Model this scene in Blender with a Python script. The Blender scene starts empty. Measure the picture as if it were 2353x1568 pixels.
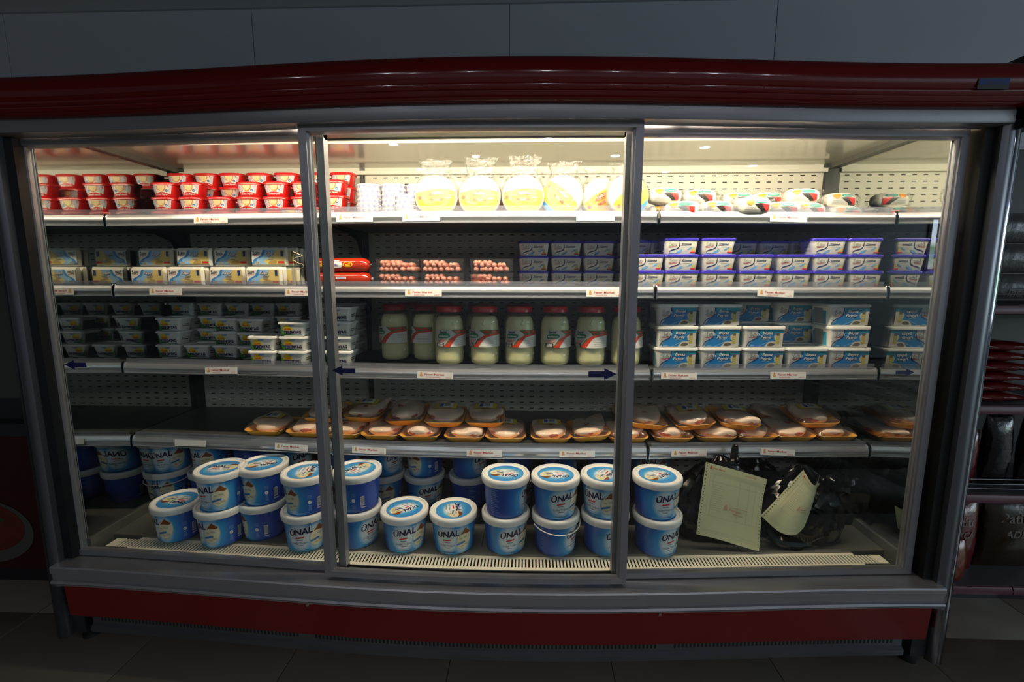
import bpy, bmesh, math, random
from mathutils import Vector, Matrix
from mathutils.geometry import tessellate_polygon
random.seed(7)
PI = math.pi
SC = bpy.context.scene
COL = SC.collection

# ------------------------------------------------------------------ camera
CAM = Vector((0.1547, -2.2443, 1.4593)); PITCH, ROLL, YAW = 0.1412, 0.0013, -0.0349
cd = bpy.data.cameras.new('camera'); cd.lens = 16.0; cd.sensor_width = 36.0; cd.clip_start = 0.02
co = bpy.data.objects.new('camera', cd); COL.objects.link(co); SC.camera = co
FW = Vector((math.sin(YAW)*math.cos(PITCH), math.cos(YAW)*math.cos(PITCH), -math.sin(PITCH)))
_r = FW.cross(Vector((0, 0, 1))).normalized(); _u = _r.cross(FW)
RT = _r*math.cos(ROLL)+_u*math.sin(ROLL); UP = _u*math.cos(ROLL)-_r*math.sin(ROLL)
co.matrix_world = Matrix.Translation(CAM) @ Matrix((RT, UP, -FW)).transposed().to_4x4()
FPX = 2353*16/36.0
def x_at(px, Y, Z):
    """world X of the point at depth Y and height Z seen in pixel column px"""
    k = (px-1176.5)/FPX
    a = (Y-CAM.y)*RT.y+(Z-CAM.z)*RT.z; b = (Y-CAM.y)*FW.y+(Z-CAM.z)*FW.z
    return CAM.x+(k*b-a)/(RT.x-k*FW.x)
def at(px, py, Y):
    d = FW*FPX+RT*(px-1176.5)+UP*(784-py)
    return CAM+d*((Y-CAM.y)/d.y)

# ------------------------------------------------------------------ world, light, exposure
SC.view_settings.view_transform = 'Standard'; SC.view_settings.look = 'None'
SC.view_settings.exposure = 0.0; SC.view_settings.gamma = 1.0; SC.view_settings.use_curve_mapping = False
w = bpy.data.worlds.new('world'); SC.world = w; w.use_nodes = True
w.node_tree.nodes['Background'].inputs[0].default_value = (0.80, 0.90, 1.0, 1)
w.node_tree.nodes['Background'].inputs[1].default_value = 0.05
SC.cycles.use_denoising = True
SC.cycles.max_bounces = 8; SC.cycles.diffuse_bounces = 3; SC.cycles.glossy_bounces = 4
SC.cycles.adaptive_threshold = 0.03; SC.cycles.transparent_max_bounces = 20; SC.cycles.sample_clamp_indirect = 6
SC.cycles.caustics_reflective = False; SC.cycles.caustics_refractive = False
LAMP = 152.0          # fluorescent tubes under the canopy
SPOT = 290.0          # ceiling downlights of the shop
WINDOW = 11.0         # daylight in the shop window

# ------------------------------------------------------------------ materials
def lin(h):
    h = h.lstrip('#'); o = []
    for i in (0, 2, 4):
        c = int(h[i:i+2], 16)/255
        o.append(c/12.92 if c <= .04045 else ((c+.055)/1.055)**2.4)
    return (*o, 1)
MATS = {}
def mat(name, col, rough=.45, metal=0, spec=.5, noise=0, scale=30, bump=0, coat=0, emit=0, alpha=1):
    m = bpy.data.materials.new(name); m.use_nodes = True; nt = m.node_tree; b = nt.nodes['Principled BSDF']
    c = lin(col); b.inputs['Base Color'].default_value = c; b.inputs['Roughness'].default_value = rough
    b.inputs['Metallic'].default_value = metal; b.inputs['Specular IOR Level'].default_value = spec
    b.inputs['Coat Weight'].default_value = coat
    if emit: b.inputs['Emission Color'].default_value = c; b.inputs['Emission Strength'].default_value = emit
    if noise or bump:
        tc = nt.nodes.new('ShaderNodeTexCoord'); n = nt.nodes.new('ShaderNodeTexNoise')
        n.inputs['Scale'].default_value = scale; n.inputs['Detail'].default_value = 4
        nt.links.new(tc.outputs['Object'], n.inputs['Vector'])
        if noise:
            mx = nt.nodes.new('ShaderNodeMix'); mx.data_type = 'RGBA'
            mx.inputs[6].default_value = tuple(x*(1-noise) for x in c[:3])+(1,); mx.inputs[7].default_value = tuple(min(1, x*(1+noise)) for x in c[:3])+(1,)
            nt.links.new(n.outputs['Fac'], mx.inputs[0]); nt.links.new(mx.outputs[2], b.inputs['Base Color'])
        if bump:
            bp = nt.nodes.new('ShaderNodeBump'); bp.inputs['Strength'].default_value = bump; bp.inputs['Distance'].default_value = .01
            nt.links.new(n.outputs['Fac'], bp.inputs['Height']); nt.links.new(bp.outputs[0], b.inputs['Normal'])
    MATS[name] = m; return m
def clear(name, tint, base, edge, rough=.02, power=3, bump=0, scale=40, haze=0, hcol='#ffffff'):
    """thin clear sheet: see-through, with a reflection that grows towards grazing angles"""
    m = bpy.data.materials.new(name); m.use_nodes = True; nt = m.node_tree; nt.nodes.clear(); N = nt.nodes.new
    out = N('ShaderNodeOutputMaterial'); mx = N('ShaderNodeMixShader'); tr = N('ShaderNodeBsdfTransparent'); gl = N('ShaderNodeBsdfGlossy')
    lw = N('ShaderNodeLayerWeight'); pw = N('ShaderNodeMath'); mu = N('ShaderNodeMath'); lw.inputs[0].default_value = .5
    pw.operation = 'POWER'; pw.inputs[1].default_value = power; mu.operation = 'MULTIPLY_ADD'; mu.inputs[1].default_value = edge; mu.inputs[2].default_value = base
    tr.inputs[0].default_value = lin(tint); gl.inputs[1].default_value = rough
    L = nt.links.new
    L(lw.outputs['Facing'], pw.inputs[0]); L(pw.outputs[0], mu.inputs[0]); L(mu.outputs[0], mx.inputs[0])
    src = tr.outputs[0]
    if haze:
        df = N('ShaderNodeBsdfDiffuse'); df.inputs[0].default_value = lin(hcol); m2 = N('ShaderNodeMixShader'); m2.inputs[0].default_value = haze
        L(tr.outputs[0], m2.inputs[1]); L(df.outputs[0], m2.inputs[2]); src = m2.outputs[0]
    L(src, mx.inputs[1]); L(gl.outputs[0], mx.inputs[2]); L(mx.outputs[0], out.inputs[0])
    if bump:
        tc = N('ShaderNodeTexCoord'); n = N('ShaderNodeTexNoise'); bp = N('ShaderNodeBump'); n.inputs['Scale'].default_value = scale
        bp.inputs['Strength'].default_value = bump; bp.inputs['Distance'].default_value = .02
        L(tc.outputs['Object'], n.inputs['Vector']); L(n.outputs['Fac'], bp.inputs['Height']); L(bp.outputs[0], gl.inputs['Normal']); L(bp.outputs[0], lw.inputs['Normal'])
    MATS[name] = m; return m
def radial(name, stops, attr='glow'):
    """printed colour gradient read from a vertex attribute (0 at the print's bright centre, 1 at its rim)"""
    m = mat(name, '#ffffff', .32); nt = m.node_tree; b = nt.nodes['Principled BSDF']
    a = nt.nodes.new('ShaderNodeAttribute'); a.attribute_name = attr; r = nt.nodes.new('ShaderNodeValToRGB')
    e = r.color_ramp.elements
    while len(e) < len(stops): e.new(.5)
    for k, (p, c) in zip(e, stops): k.position = p; k.color = lin(c)
    nt.links.new(a.outputs['Fac'], r.inputs[0]); nt.links.new(r.outputs[0], b.inputs['Base Color']); return m

mat('alu', '#96969a', .34, .6, noise=.06, scale=6); mat('alu_dark', '#6c6f76', .38, .85); mat('alu_light', '#c9ccce', .30, .8)
mat('rail', '#c4c6cb', .30, .75, noise=.04, scale=20); mat('rail_cap', '#2a2a26', .5); mat('chrome', '#d8dade', .12, 1)
mat('red_header', '#6e0708', .16, coat=.6, noise=.05, scale=3); mat('red_panel', '#620809', .42, noise=.06, scale=5)
mat('inner_white', '#cfcbbd', .42, noise=.03, scale=8); mat('ceiling_white', '#d9d5c8', .16, .25); mat('inner_grey', '#5c5b56', .4, .3)
mat('post', '#2c2c2a', .5); mat('slot', '#0c0c0c', .8); mat('bracket', '#232323', .45); mat('shelf_grey', '#5d5e5c', .42, .35, noise=.12, scale=14)
mat('deck', '#6f706a', .36, .4, noise=.14, scale=9); mat('grille', '#e6e1cc', .35); mat('black', '#08080a', .5); mat('black_gloss', '#0a0a0c', .22)
mat('end_panel', '#2c2d31', .3, .3); mat('nose', '#8b8d95', .10, 1); mat('end_dark', '#17181b', .4); mat('foot', '#121212', .6)
m = mat('mirror', '#c2c6c2', .03, 1)
mat('tube', '#fff3d6', .4, emit=LAMP); mat('tube_right', '#fff3d6', .4, emit=LAMP*.75); mat('tube_dimmed', '#ffeccc', .4, emit=LAMP*.38); mat('lamp_cap', '#c8c8c4', .5); mat('downlight', '#f4f6ff', .4, emit=SPOT); mat('downlight_ring', '#c9c9c9', .4)  # side tubes emit less to imitate the view darkening towards its sides
mat('wall', '#c6cad2', .34, noise=.04, scale=2, bump=.03); mat('wall_joint', '#9a9ea6', .5); mat('cornice', '#aab0b6', .5); mat('ceil', '#787d84', .6, noise=.05, scale=2)
mat('tile', '#6c665c', .34, noise=.10, scale=3); mat('grout', '#3b3833', .8)
mat('white', '#f0efe8', .38); mat('white_gloss', '#f4f3ee', .25); mat('cream', '#efe6c4', .4); mat('paper', '#f1f1ee', .6)
mat('tag_red', '#c8443c', .6); mat('tag_orange', '#e2a45c', .6); mat('navy', '#17134f', .45); mat('arrow', '#14114e', .4)
mat('krem_red', '#d8201f', .28, coat=.2); mat('krem_lid', '#d92423', .26, coat=.2); mat('krem_cream', '#f6e3ad', .35); mat('krem_orange', '#ef9a33', .35); mat('krem_blue', '#3f7fc9', .35); mat('krem_grey', '#c9ccd6', .35); mat('krem_dark', '#8a1616', .35)
mat('tin_blue', '#4b57b5', .4); mat('tin_red', '#cf6f78', .4)
mat('wheel_cheese', '#f3ecd2', .45, noise=.03, scale=30); mat('yagci_yellow', '#f5c81e', .35); mat('yagci_red', '#d9481f', .35); mat('yagci_blue', '#1f86c8', .35)
mat('loaf', '#efece0', .4, bump=.15, scale=35); mat('loaf_green', '#2f9d86', .35); mat('loaf_orange', '#dd9440', .35); mat('loaf_red', '#d8352f', .35); mat('loaf_black', '#2c2622', .35); mat('loaf_grey', '#c4c4be', .35)
mat('kasar_yellow', '#e3cd80', .32); mat('kasar_white', '#f2efe2', .3); mat('kasar_blue', '#3e8fd8', .32); mat('kasar_light', '#9cc6ea', .32); mat('kasar_navy', '#1f3f7d', .35); mat('kasar_red', '#d6332f', .35); mat('kasar_brown', '#b79a55', .4); mat('kasar_grey', '#8c8f96', .4)
mat('logo_red', '#c5302f', .35); mat('logo_dark', '#3b3f47', .35)
mat('salami', '#b32f12', .16, coat=.5); mat('salami_yellow', '#f3c51f', .35); mat('salami_blue', '#3a52b4', .35)
mat('frank', '#eda08a', .38, noise=.06, scale=20)
mat('suzme_body', '#e9e7de', .35); mat('suzme_lid', '#3526b4', .28); mat('suzme_blue', '#6ba6d8', .35); mat('suzme_navy', '#22305f', .35); mat('suzme_gold', '#cdbb62', .4); mat('suzme_grey', '#b9bbb8', .4)
mat('terem_green', '#3f8a35', .35); mat('terem_dkgreen', '#1d4a2e', .35); mat('terem_yellow', '#f2cf2b', .35); mat('terem_sky', '#8fa9cf', .35); mat('terem_red', '#d03a1f', .35); mat('terem_navy', '#1b1650', .35)
mat('jar_lid', '#c41f1c', .3); mat('brine', '#f3eec2', .3, noise=.10, scale=16); mat('chunk', '#f8f4d6', .45, noise=.05, scale=20)
mat('jl_grey', '#d4d3cd', .4); mat('jl_green', '#2c8a60', .38); mat('jl_olive', '#66703c', .4); mat('jl_red', '#df452a', .36); mat('jl_dark', '#4a3a2e', .4); mat('jl_pink', '#e99c8c', .4); mat('jl_line', '#8b8b8b', .5)
mat('bz_blue', '#2b87cc', .32); mat('bz_teal', '#2aa3bd', .32); mat('bz_light', '#8cc4e6', .32); mat('bz_navy', '#15508f', .35); mat('bz_stone', '#d8d2c2', .4); mat('bz_gold', '#cfc13a', .38); mat('bz_brown', '#6f6350', .4)
mat('foam', '#ffb642', .5, noise=.03, scale=60); mat('chicken', '#fbdcc6', .28, noise=.10, scale=24, bump=.35); mat('chicken_red', '#c0604f', .35, noise=.2, scale=30)
mat('ct_yellow', '#e9cf3f', .4)
radial('bucket_side', [(0, '#e9efee'), (.42, '#dcebf2'), (.62, '#3aa0dc'), (.78, '#2074c6'), (1, '#2148a6')])
radial('bucket_lid_print', [(0, '#ffffff'), (.55, '#eef7fb'), (.78, '#55b4ea'), (1, '#3f97dd')])
mat('unal_navy', '#1d1a4c', .35); mat('unal_red', '#d8452f', .35); mat('yog_brown', '#8a4a1c', .4); mat('yog_blue', '#3f79c0', .35); mat('yog_text', '#5b6a86', .4); mat('yog_shadow', '#c9c3a0', .4); mat('yog_rim', '#a9cfd6', .3); mat('bk_faint', '#6f93cf', .4)
mat('bag_black', '#040405', .13, bump=.18, scale=10, spec=.4); mat('invoice', '#d9d9ab', .6); mat('inv_grey', '#b4b69a', .6); mat('inv_red', '#d66a52', .6); mat('hole', '#26261f', .8); mat('inv_pale', '#d9a98a', .6)
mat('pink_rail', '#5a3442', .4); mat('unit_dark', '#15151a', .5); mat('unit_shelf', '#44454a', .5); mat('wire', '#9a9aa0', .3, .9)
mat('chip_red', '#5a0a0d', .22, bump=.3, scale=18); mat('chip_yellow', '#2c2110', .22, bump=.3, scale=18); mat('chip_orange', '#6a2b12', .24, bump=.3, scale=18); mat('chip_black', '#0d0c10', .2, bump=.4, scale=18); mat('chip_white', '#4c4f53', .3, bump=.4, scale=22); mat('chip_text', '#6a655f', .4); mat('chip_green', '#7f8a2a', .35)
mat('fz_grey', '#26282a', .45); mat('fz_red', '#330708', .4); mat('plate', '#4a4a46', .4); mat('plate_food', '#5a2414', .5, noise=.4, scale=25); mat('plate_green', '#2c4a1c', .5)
mat('frame_dark', '#3a3c42', .5); mat('hanger', '#d9d2b4', .3, .4)
radial('pane_light', [(0, '#cfe3ff'), (.45, '#dfe9f4'), (.55, '#5f8a5f'), (1, '#a8b2b8')], 'glow')
_pm = MATS['pane_light']; _b = _pm.node_tree.nodes['Principled BSDF']; _b.inputs['Emission Strength'].default_value = WINDOW
_pm.node_tree.links.new([n for n in _pm.node_tree.nodes if n.type == 'VALTORGB'][0].outputs[0], _b.inputs['Emission Color'])
clear('glass', '#f6f9f8', .035, .35, .008, 4)
clear('film', '#fdfdfb', .10, .5, .12, 2.5, bump=1.0, scale=60, haze=.016)
clear('wrap', '#fefcf9', .03, .25, .10, 3, bump=.35, scale=30, haze=.03)
clear('guard', '#eef0f4', .05, .4, .08, 3, haze=.16, hcol='#d4d6e4')
clear('pet', '#fafbfc', .035, .30, .05, 4, haze=.012)
clear('jar_wall', '#fcfdf4', .035, .35, .05, 4, haze=.02)

# ------------------------------------------------------------------ mesh helpers
TXT = {}
def glyphs(s, bold=0, shear=0):
    """triangles of a text in 2D, cap height 1, starting at x = 0"""
    k = (s, bold, shear)
    if k in TXT: return TXT[k]
    cu = bpy.data.curves.new('t', 'FONT'); cu.body = s; cu.size = 1; cu.offset = bold; cu.shear = shear; cu.resolution_u = 2; cu.fill_mode = 'FRONT'
    ob = bpy.data.objects.new('t', cu); COL.objects.link(ob); bpy.context.view_layer.update()
    me = bpy.data.meshes.new_from_object(ob.evaluated_get(bpy.context.evaluated_depsgraph_get()))
    P = [(v.co.x/.72, v.co.y/.72) for v in me.vertices]; T = []
    for p in me.polygons:
        q = list(p.vertices)
        for i in range(1, len(q)-1):
            a, b, c = P[q[0]], P[q[i]], P[q[i+1]]
            T.append((a, b, c) if (b[0]-a[0])*(c[1]-a[1])-(b[1]-a[1])*(c[0]-a[0]) > 0 else (a, c, b))
    bpy.data.objects.remove(ob); bpy.data.curves.remove(cu); bpy.data.meshes.remove(me)
    x0 = min(p[0] for t in T for p in t); wd = max(p[0] for t in T for p in t)-x0
    T = [tuple((p[0]-x0, p[1]) for p in t) for t in T]
    TXT[k] = (T, wd); return TXT[k]
def clip(poly, u, keep_less):
    o = []
    for i in range(len(poly)):
        a, b = poly[i], poly[(i+1) % len(poly)]
        ia = (a[0] <= u) if keep_less else (a[0] >= u); ib = (b[0] <= u) if keep_less else (b[0] >= u)
        if ia: o.append(a)
        if ia != ib:
            t = (u-a[0])/(b[0]-a[0]); o.append((u, a[1]+t*(b[1]-a[1])))
    return o
def smooth(pts, n=6, closed=True):
    """Catmull-Rom through control points"""
    o = []; L = len(pts)
    for i in range(L if closed else L-1):
        p = [pts[(i+k) % L] if closed else pts[min(max(i+k, 0), L-1)] for k in (-1, 0, 1, 2)]
        for j in range(n):
            t = j/n
            o.append(tuple(.5*((2*p[1][c])+(-p[0][c]+p[2][c])*t+(2*p[0][c]-5*p[1][c]+4*p[2][c]-p[3][c])*t*t+(-p[0][c]+3*p[1][c]-3*p[2][c]+p[3][c])*t**3) for c in range(len(p[0]))))
    if not closed: o.append(tuple(pts[-1]))
    return o
def ell(cx, cy, rx, ry, n=20, rot=0):
    c, s = math.cos(rot), math.sin(rot); o = []
    for i in range(n):
        a = 2*PI*i/n; x, y = rx*math.cos(a), ry*math.sin(a); o.append((cx+c*x-s*y, cy+s*x+c*y))
    return o
def rect(x0, y0, x1, y1): return [(x0, y0), (x1, y0), (x1, y1), (x0, y1)]
def rr(w_, d, r, n=4, y0=0):
    """rounded rectangle ring, counter-clockwise, centred"""
    o = []; r = min(r, w_/2*.999, d/2*.999)
    for cx, cy, a0 in ((w_/2-r, -d/2+r, -PI/2), (w_/2-r, d/2-r, 0), (-w_/2+r, d/2-r, PI/2), (-w_/2+r, -d/2+r, PI)):
        for k in range(n+1):
            a = a0+PI/2*k/n; o.append((cx+r*math.cos(a), cy+r*math.sin(a)+y0))
    return o
def sup(w_, d, p=3.0, n=28):
    o = []
    for i in range(n):
        a = 2*PI*i/n; c, s = math.cos(a), math.sin(a)
        o.append((math.copysign(abs(c)**(2/p), c)*w_/2, math.copysign(abs(s)**(2/p), s)*d/2))
    return o
class MB:
    def __init__(s): s.v = []; s.f = []; s.m = []; s.glow = {}
    def add(s, vs, fs, m=0):
        o = len(s.v); s.v += [tuple(v) for v in vs]
        for f in fs: s.f.append([i+o for i in f]); s.m.append(m)
        return s
    def box(s, x0, x1, y0, y1, z0, z1, m=0, M=None):
        vs = [Vector((x, y, z)) for z in (z0, z1) for y in (y0, y1) for x in (x0, x1)]
        if M: vs = [M @ v for v in vs]
        return s.add(vs, [(0, 2, 3, 1), (4, 5, 7, 6), (0, 1, 5, 4), (2, 6, 7, 3), (0, 4, 6, 2), (1, 3, 7, 5)], m)
    def loft(s, rings, m=0, cap0=True, cap1=True, closed=True):
        n = len(rings[0]); vs = [p for r in rings for p in r]; fs = []
        for i in range(len(rings)-1):
            for j in range(n if closed else n-1):
                k = (j+1) % n; fs.append((i*n+j, i*n+k, (i+1)*n+k, (i+1)*n+j))
        if cap0: fs.append(tuple(range(n-1, -1, -1)))
        if cap1: fs.append(tuple((len(rings)-1)*n+j for j in range(n)))
        return s.add(vs, fs, m)
    def lathe(s, prof, n=28, m=0, cap0=True, cap1=True, c=(0, 0)):
        return s.loft([[(c[0]+r*math.cos(2*PI*i/n), c[1]+r*math.sin(2*PI*i/n), z) for i in range(n)] for r, z in prof], m, cap0, cap1)
    def tube(s, pts, r, n=8, m=0):
        rings = []; pts = [Vector(p) for p in pts]
        for i, p in enumerate(pts):
            t = (pts[min(i+1, len(pts)-1)]-pts[max(i-1, 0)]).normalized()
            a = t.cross(Vector((0, 0, 1)) if abs(t.z) < .9 else Vector((1, 0, 0))).normalized(); b = t.cross(a)
            rr_ = r[i] if isinstance(r, (list, tuple)) else r
            rings.append([p+(a*math.cos(2*PI*k/n)+b*math.sin(2*PI*k/n))*rr_ for k in range(n)])
        return s.loft(rings, m)
    def tris(s, T, m, fn, e, us=None):
        for t in T:
            P = [list(t)]
            if us:
                P = []; lo = min(p[0] for p in t); hi = max(p[0] for p in t)
                ks = [u for u in us if lo < u < hi]; cur = list(t)
                for u in ks:
                    P.append(clip(cur, u, True)); cur = clip(cur, u, False)
                P.append(cur)
            for q in P:
                if len(q) >= 3: s.add([fn(a, b, e) for a, b in q], [tuple(range(len(q)))], m)
    def shape(s, pts, m, fn, e=.0004, us=None):
        T = [tuple(pts[i] for i in t) for t in tessellate_polygon([[Vector((a, b, 0)) for a, b in pts]])]
        T = [t if (t[1][0]-t[0][0])*(t[2][1]-t[0][1])-(t[1][1]-t[0][1])*(t[2][0]-t[0][0]) > 0 else (t[0], t[2], t[1]) for t in T]
        s.tris(T, m, fn, e, us)
    def text(s, st, u, v, h, m, fn, e=.0008, bold=.02, shear=0, us=None, rot=0, wide=1, align=0, taper=0):
        T, wd = glyphs(st, bold, shear); c, sn = math.cos(rot), math.sin(rot)
        off = (0, -wd/2, -wd)[align]*h*wide
        def tr(p):
            x = p[0]*h*wide+off; y = p[1]*h*(1+taper*(p[0]/max(wd, 1e-6)-.5)); return (u+c*x-sn*y, v+sn*x+c*y)
        s.tris([tuple(tr(p) for p in t) for t in T], m, fn, e, us); return wd*h*wide
    def mesh(s, name, mats, angle=38):
        me = bpy.data.meshes.new(name); me.from_pydata(s.v, [], s.f)
        for k in mats: me.materials.append(MATS[k])
        me.polygons.foreach_set('material_index', s.m); me.polygons.foreach_set('use_smooth', [True]*len(s.f))
        if s.glow:
            a = me.attributes.new('glow', 'FLOAT', 'POINT'); a.data.foreach_set('value', [s.glow.get(i, 1.0) for i in range(len(s.v))])
        me.validate(); me.update(); me.set_sharp_from_angle(angle=math.radians(angle)); return me
def link(name, data, parent=None, loc=(0, 0, 0), rot=(0, 0, 0)):
    o = bpy.data.objects.new(name, data); COL.objects.link(o); o.location = loc; o.rotation_euler = rot
    if parent: o.parent = parent
    return o
def tag(o, label, cat, group=None):
    o['label'] = label; o['category'] = cat
    if group: o['group'] = group
    return o
def struct(o): o['kind'] = 'structure'; return o
def place(name, spec, loc, label, cat, group=None, rz=0, rx=0, ry=0, turn=None):
    """one thing: an Empty at its base with a child for each part (meshes are shared between alike things)"""
    r = link(name, None, None, loc, (rx, ry, rz)); r.empty_display_size = .03; tag(r, label, cat, group)
    for pn, me, subs in spec:
        p = link(pn, me, r)
        if turn and pn in turn: p.rotation_euler = (0, 0, turn[pn])
        for sn, sm in subs: link(sn, sm, p)
    return r
ORD = ['first', 'second', 'third', 'fourth', 'fifth', 'sixth', 'seventh', 'eighth', 'ninth', 'tenth', 'eleventh', 'twelfth', 'thirteenth', 'fourteenth', 'fifteenth', 'sixteenth', 'seventeenth']
LAY = ['bottom', 'second', 'third', 'fourth', 'fifth', 'sixth', 'seventh', 'eighth']
us_ = lambda a, b, n: [a+(b-a)*i/n for i in range(1, n)]

# ------------------------------------------------------------------ plan of the cabinet
HX = 1.55
def B(x):
    """the gentle outward bow of the cabinet front"""
    t = max(-1, min(1, x/HX)); return .045*(1+math.cos(PI*t))/2+.0345*(1-t*t)
XJ = .641
SZ = [1.68, 1.42, 1.092, .785]          # shelf surfaces
LZ = [1.658, 1.376, 1.053, .7305]       # lower edges of the price rails
FS = lambda x: -.4178-B(x)              # shelf fronts
DECK = .40; TRAY = .412          # grille level and the raised deck plates behind it
lins = lambda a, b, n: [a+(b-a)*i/n for i in range(n+1)]
def sweep(mb, prof, x0, x1, base, n=10, m=0):
    """profile of (dy, z) pairs drawn along the bowed front"""
    mb.loft([[(x, base(x)+dy, z) for dy, z in prof] for x in lins(x0, x1, n)], m)

# ------------------------------------------------------------------ the room
fl = MB().box(-6, 10, -7, .2, -.06, -.004).mesh('floor', ['grout'])
floor = struct(link('floor', fl))
tm = MB(); g = .0018; T_ = .615
tm.loft([[(x, y, z) for x, y in rr(T_-2*g-k, T_-2*g-k, .002, 1)] for z, k in ((-.004, 0), (-.0008, 0), (0, .0016))])
tme = tm.mesh('tile', ['tile'])
for i in range(-8, 16):
    for j in range(0, 11):
        link('tile', tme, floor, (-.135+T_*i+T_/2, .1-T_*j-T_/2+.0, 0))
wl = struct(link('wall_back', MB().box(-6, 10, .125, .2, 0, 2.78).mesh('wall_back', ['wall_joint'])))
pw_ = 1.25; pm = MB().box(.002, pw_-.002, .113, .125, 0, 2.76).mesh('panel', ['wall'])
for i in range(-5, 8): link('panel', pm, wl, (.058+pw_*i, 0, 0))
struct(link('trim_1', MB().loft([[(x, .113+dy, z) for dy, z in ((0, 2.735), (-.012, 2.737), (-.02, 2.752), (-.045, 2.772), (-.045, 2.78), (0, 2.78))] for x in (-6, 10)]).mesh('trim', ['cornice'])))
cl = struct(link('ceiling', MB().box(-6, 10, -7, .2, 2.786, 2.84).mesh('ceiling', ['grout'])))
cm = MB().box(.003, 1.197, .003, 1.197, 2.78, 2.79).mesh('panel', ['ceil'])
for i in range(-5, 8):
    for j in range(-6, 1): link('panel', cm, cl, (-.3+1.2*i, -1.1+1.2*j+.1, 0))
# shop front far behind the camera: a wall with a window
struct(link('wall_front', MB().box(-6, 7.8, -7, -6.9, 0, 2.78).box(8.6, 10, -7, -6.9, 0, 2.78).box(7.8, 8.6, -7, -6.9, 0, 1.55).box(7.8, 8.6, -7, -6.9, 2.5, 2.78).mesh('wall_front', ['wall'])))
wn = MB(); nz = 12
wn.loft([[(x, -6.93, 1.55+.95*k/nz) for x in (8.6, 7.8)] for k in range(nz+1)], 0, False, False, False)
wn.glow = {i: 1-(i//2)/nz for i in range(len(wn.v))}
win = struct(link('window_1', wn.mesh('pane', ['pane_light'])))
wf = MB()
for x in (7.8, 7.97, 8.05, 8.25, 8.55): wf.box(x, x+.05, -6.92, -6.88, 1.55, 2.5)
for z in (1.55, 2.45): wf.box(7.8, 8.6, -6.92, -6.88, z, z+.05)
link('window_frame', wf.mesh('window_frame', ['frame_dark']), win)
wn = MB(); wn.loft([[(9.96, y, .7+1.9*k/nz) for y in (-6.4, -2.0)] for k in range(nz+1)], 0, False, False, False); wn.glow = {i: 1-(i//2)/nz for i in range(len(wn.v))}
win = struct(link('window_2', wn.mesh('pane', ['pane_light']))); wf = MB()
for y in (-6.4, -5.3, -4.2, -3.1, -2.05): wf.box(9.90, 9.95, y, y+.05, .7, 2.6)
for z in (.7, 2.55): wf.box(9.90, 9.95, -6.4, -2.0, z, z+.05)
link('window_frame', wf.mesh('window_frame', ['frame_dark']), win)
struct(link('wall_right', MB().box(9.97, 10.05, -7, .2, 0, 2.78).mesh('wall_right', ['wall'])))
dl = [('ring', MB().lathe([(.075, 0), (.078, -.008), (.058, -.012), (.055, -.004)], 24, 0, False, False).mesh('ring', ['downlight_ring']), []),
      ('diffuser', MB().lathe([(.0562, -.004), (.04, -.007), (.01, -.009)], 24).mesh('diffuser', ['downlight']), [])]
for x, y in ((.5, -3.96), (2.4, -3.99), (-.44, -4.6), (3.4, -4.66), (-2.7, -4.27), (-1.41, -4.04), (1.445, -4.52), (2.41, -5.12), (-1.39, -5.15)):
    place('ceiling_downlight', dl, (x, y, 2.78), 'small round white downlight set flush in the shop ceiling', 'light', 'ceiling downlights')

# ------------------------------------------------------------------ the refrigerator
fr = tag(link('display_refrigerator', None, None, (0, 0, 0)), 'wide multideck display refrigerator with sliding glass doors and red bowed header', 'refrigerator')
def part(name, mb, mats, parent=fr, angle=38): return link(name, mb.mesh(name, mats, angle), parent)
# back wall of perforated panels in three bays
for a, b in ((-HX, -XJ), (-XJ, XJ), (XJ, HX)):
    p = part('back_panel', MB().box(a+.003, b-.003, 0, .03, DECK, 1.98), ['inner_white'])
    s = MB(); n = int((b-a-.06)/.0505); x0 = (a+b)/2-.0505*(n-1)/2
    for i in range(n):
        for j in range(50):
            x = x0+i*.0505; z = .47+j*.0297
            s.box(x-.010, x+.010, -.0006, .001, z-.0022, z+.0022)
    o = link('perforation', s.mesh('perforation', ['slot']), p); o['kind'] = 'stuff'
for x in (-XJ, XJ):
    mb = MB().box(x-.012, x+.012, -.006, .0, DECK, 1.97)
    for k in range(30):
        z = .47+.05*k
        for dx in (-.0055, .0055): mb.box(x+dx-.0018, x+dx+.0018, -.0066, -.005, z, z+.028, 1)
    part('upright', mb, ['inner_grey', 'slot'])
for s_ in (-1, 1):
    part('corner_post', MB().box(min(s_*HX, s_*(HX-.032)), max(s_*HX, s_*(HX-.032)), -.02, 0, DECK, 1.98), ['post'])
    a, b = sorted((s_*HX, s_*(HX+.02)))
    part('side_mirror', MB().box(a, b, -.655, .03, .447, 1.95), ['mirror'])
    a, b = sorted((s_*(HX-.012), s_*(HX+.03)))
    part('side_flange', MB().box(a, b, -.66, 0, .30, .447), ['deck'])
    a, b = sorted((s_*(HX-.02), s_*(HX+.03)))
    part('ceiling_cove', MB().box(a, b, -.64, 0, 1.95, 1.99), ['inner_grey'])
part('inner_ceiling', MB().box(-HX, HX, -.40, .03, 1.972, 1.99), ['ceiling_white'])
part('back_ledge', MB().box(-HX+.03, HX-.03, -.03, 0, 1.935, 1.952), ['inner_white'])
mb = MB(); sweep(mb, [(-.672+.4178, 1.976), (-.672+.4178, 1.988), (.0178, 1.988), (.0178, 1.974)], -HX, HX, lambda x: -.4178-B(x)); part('canopy_lining', mb, ['inner_grey'])
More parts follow.
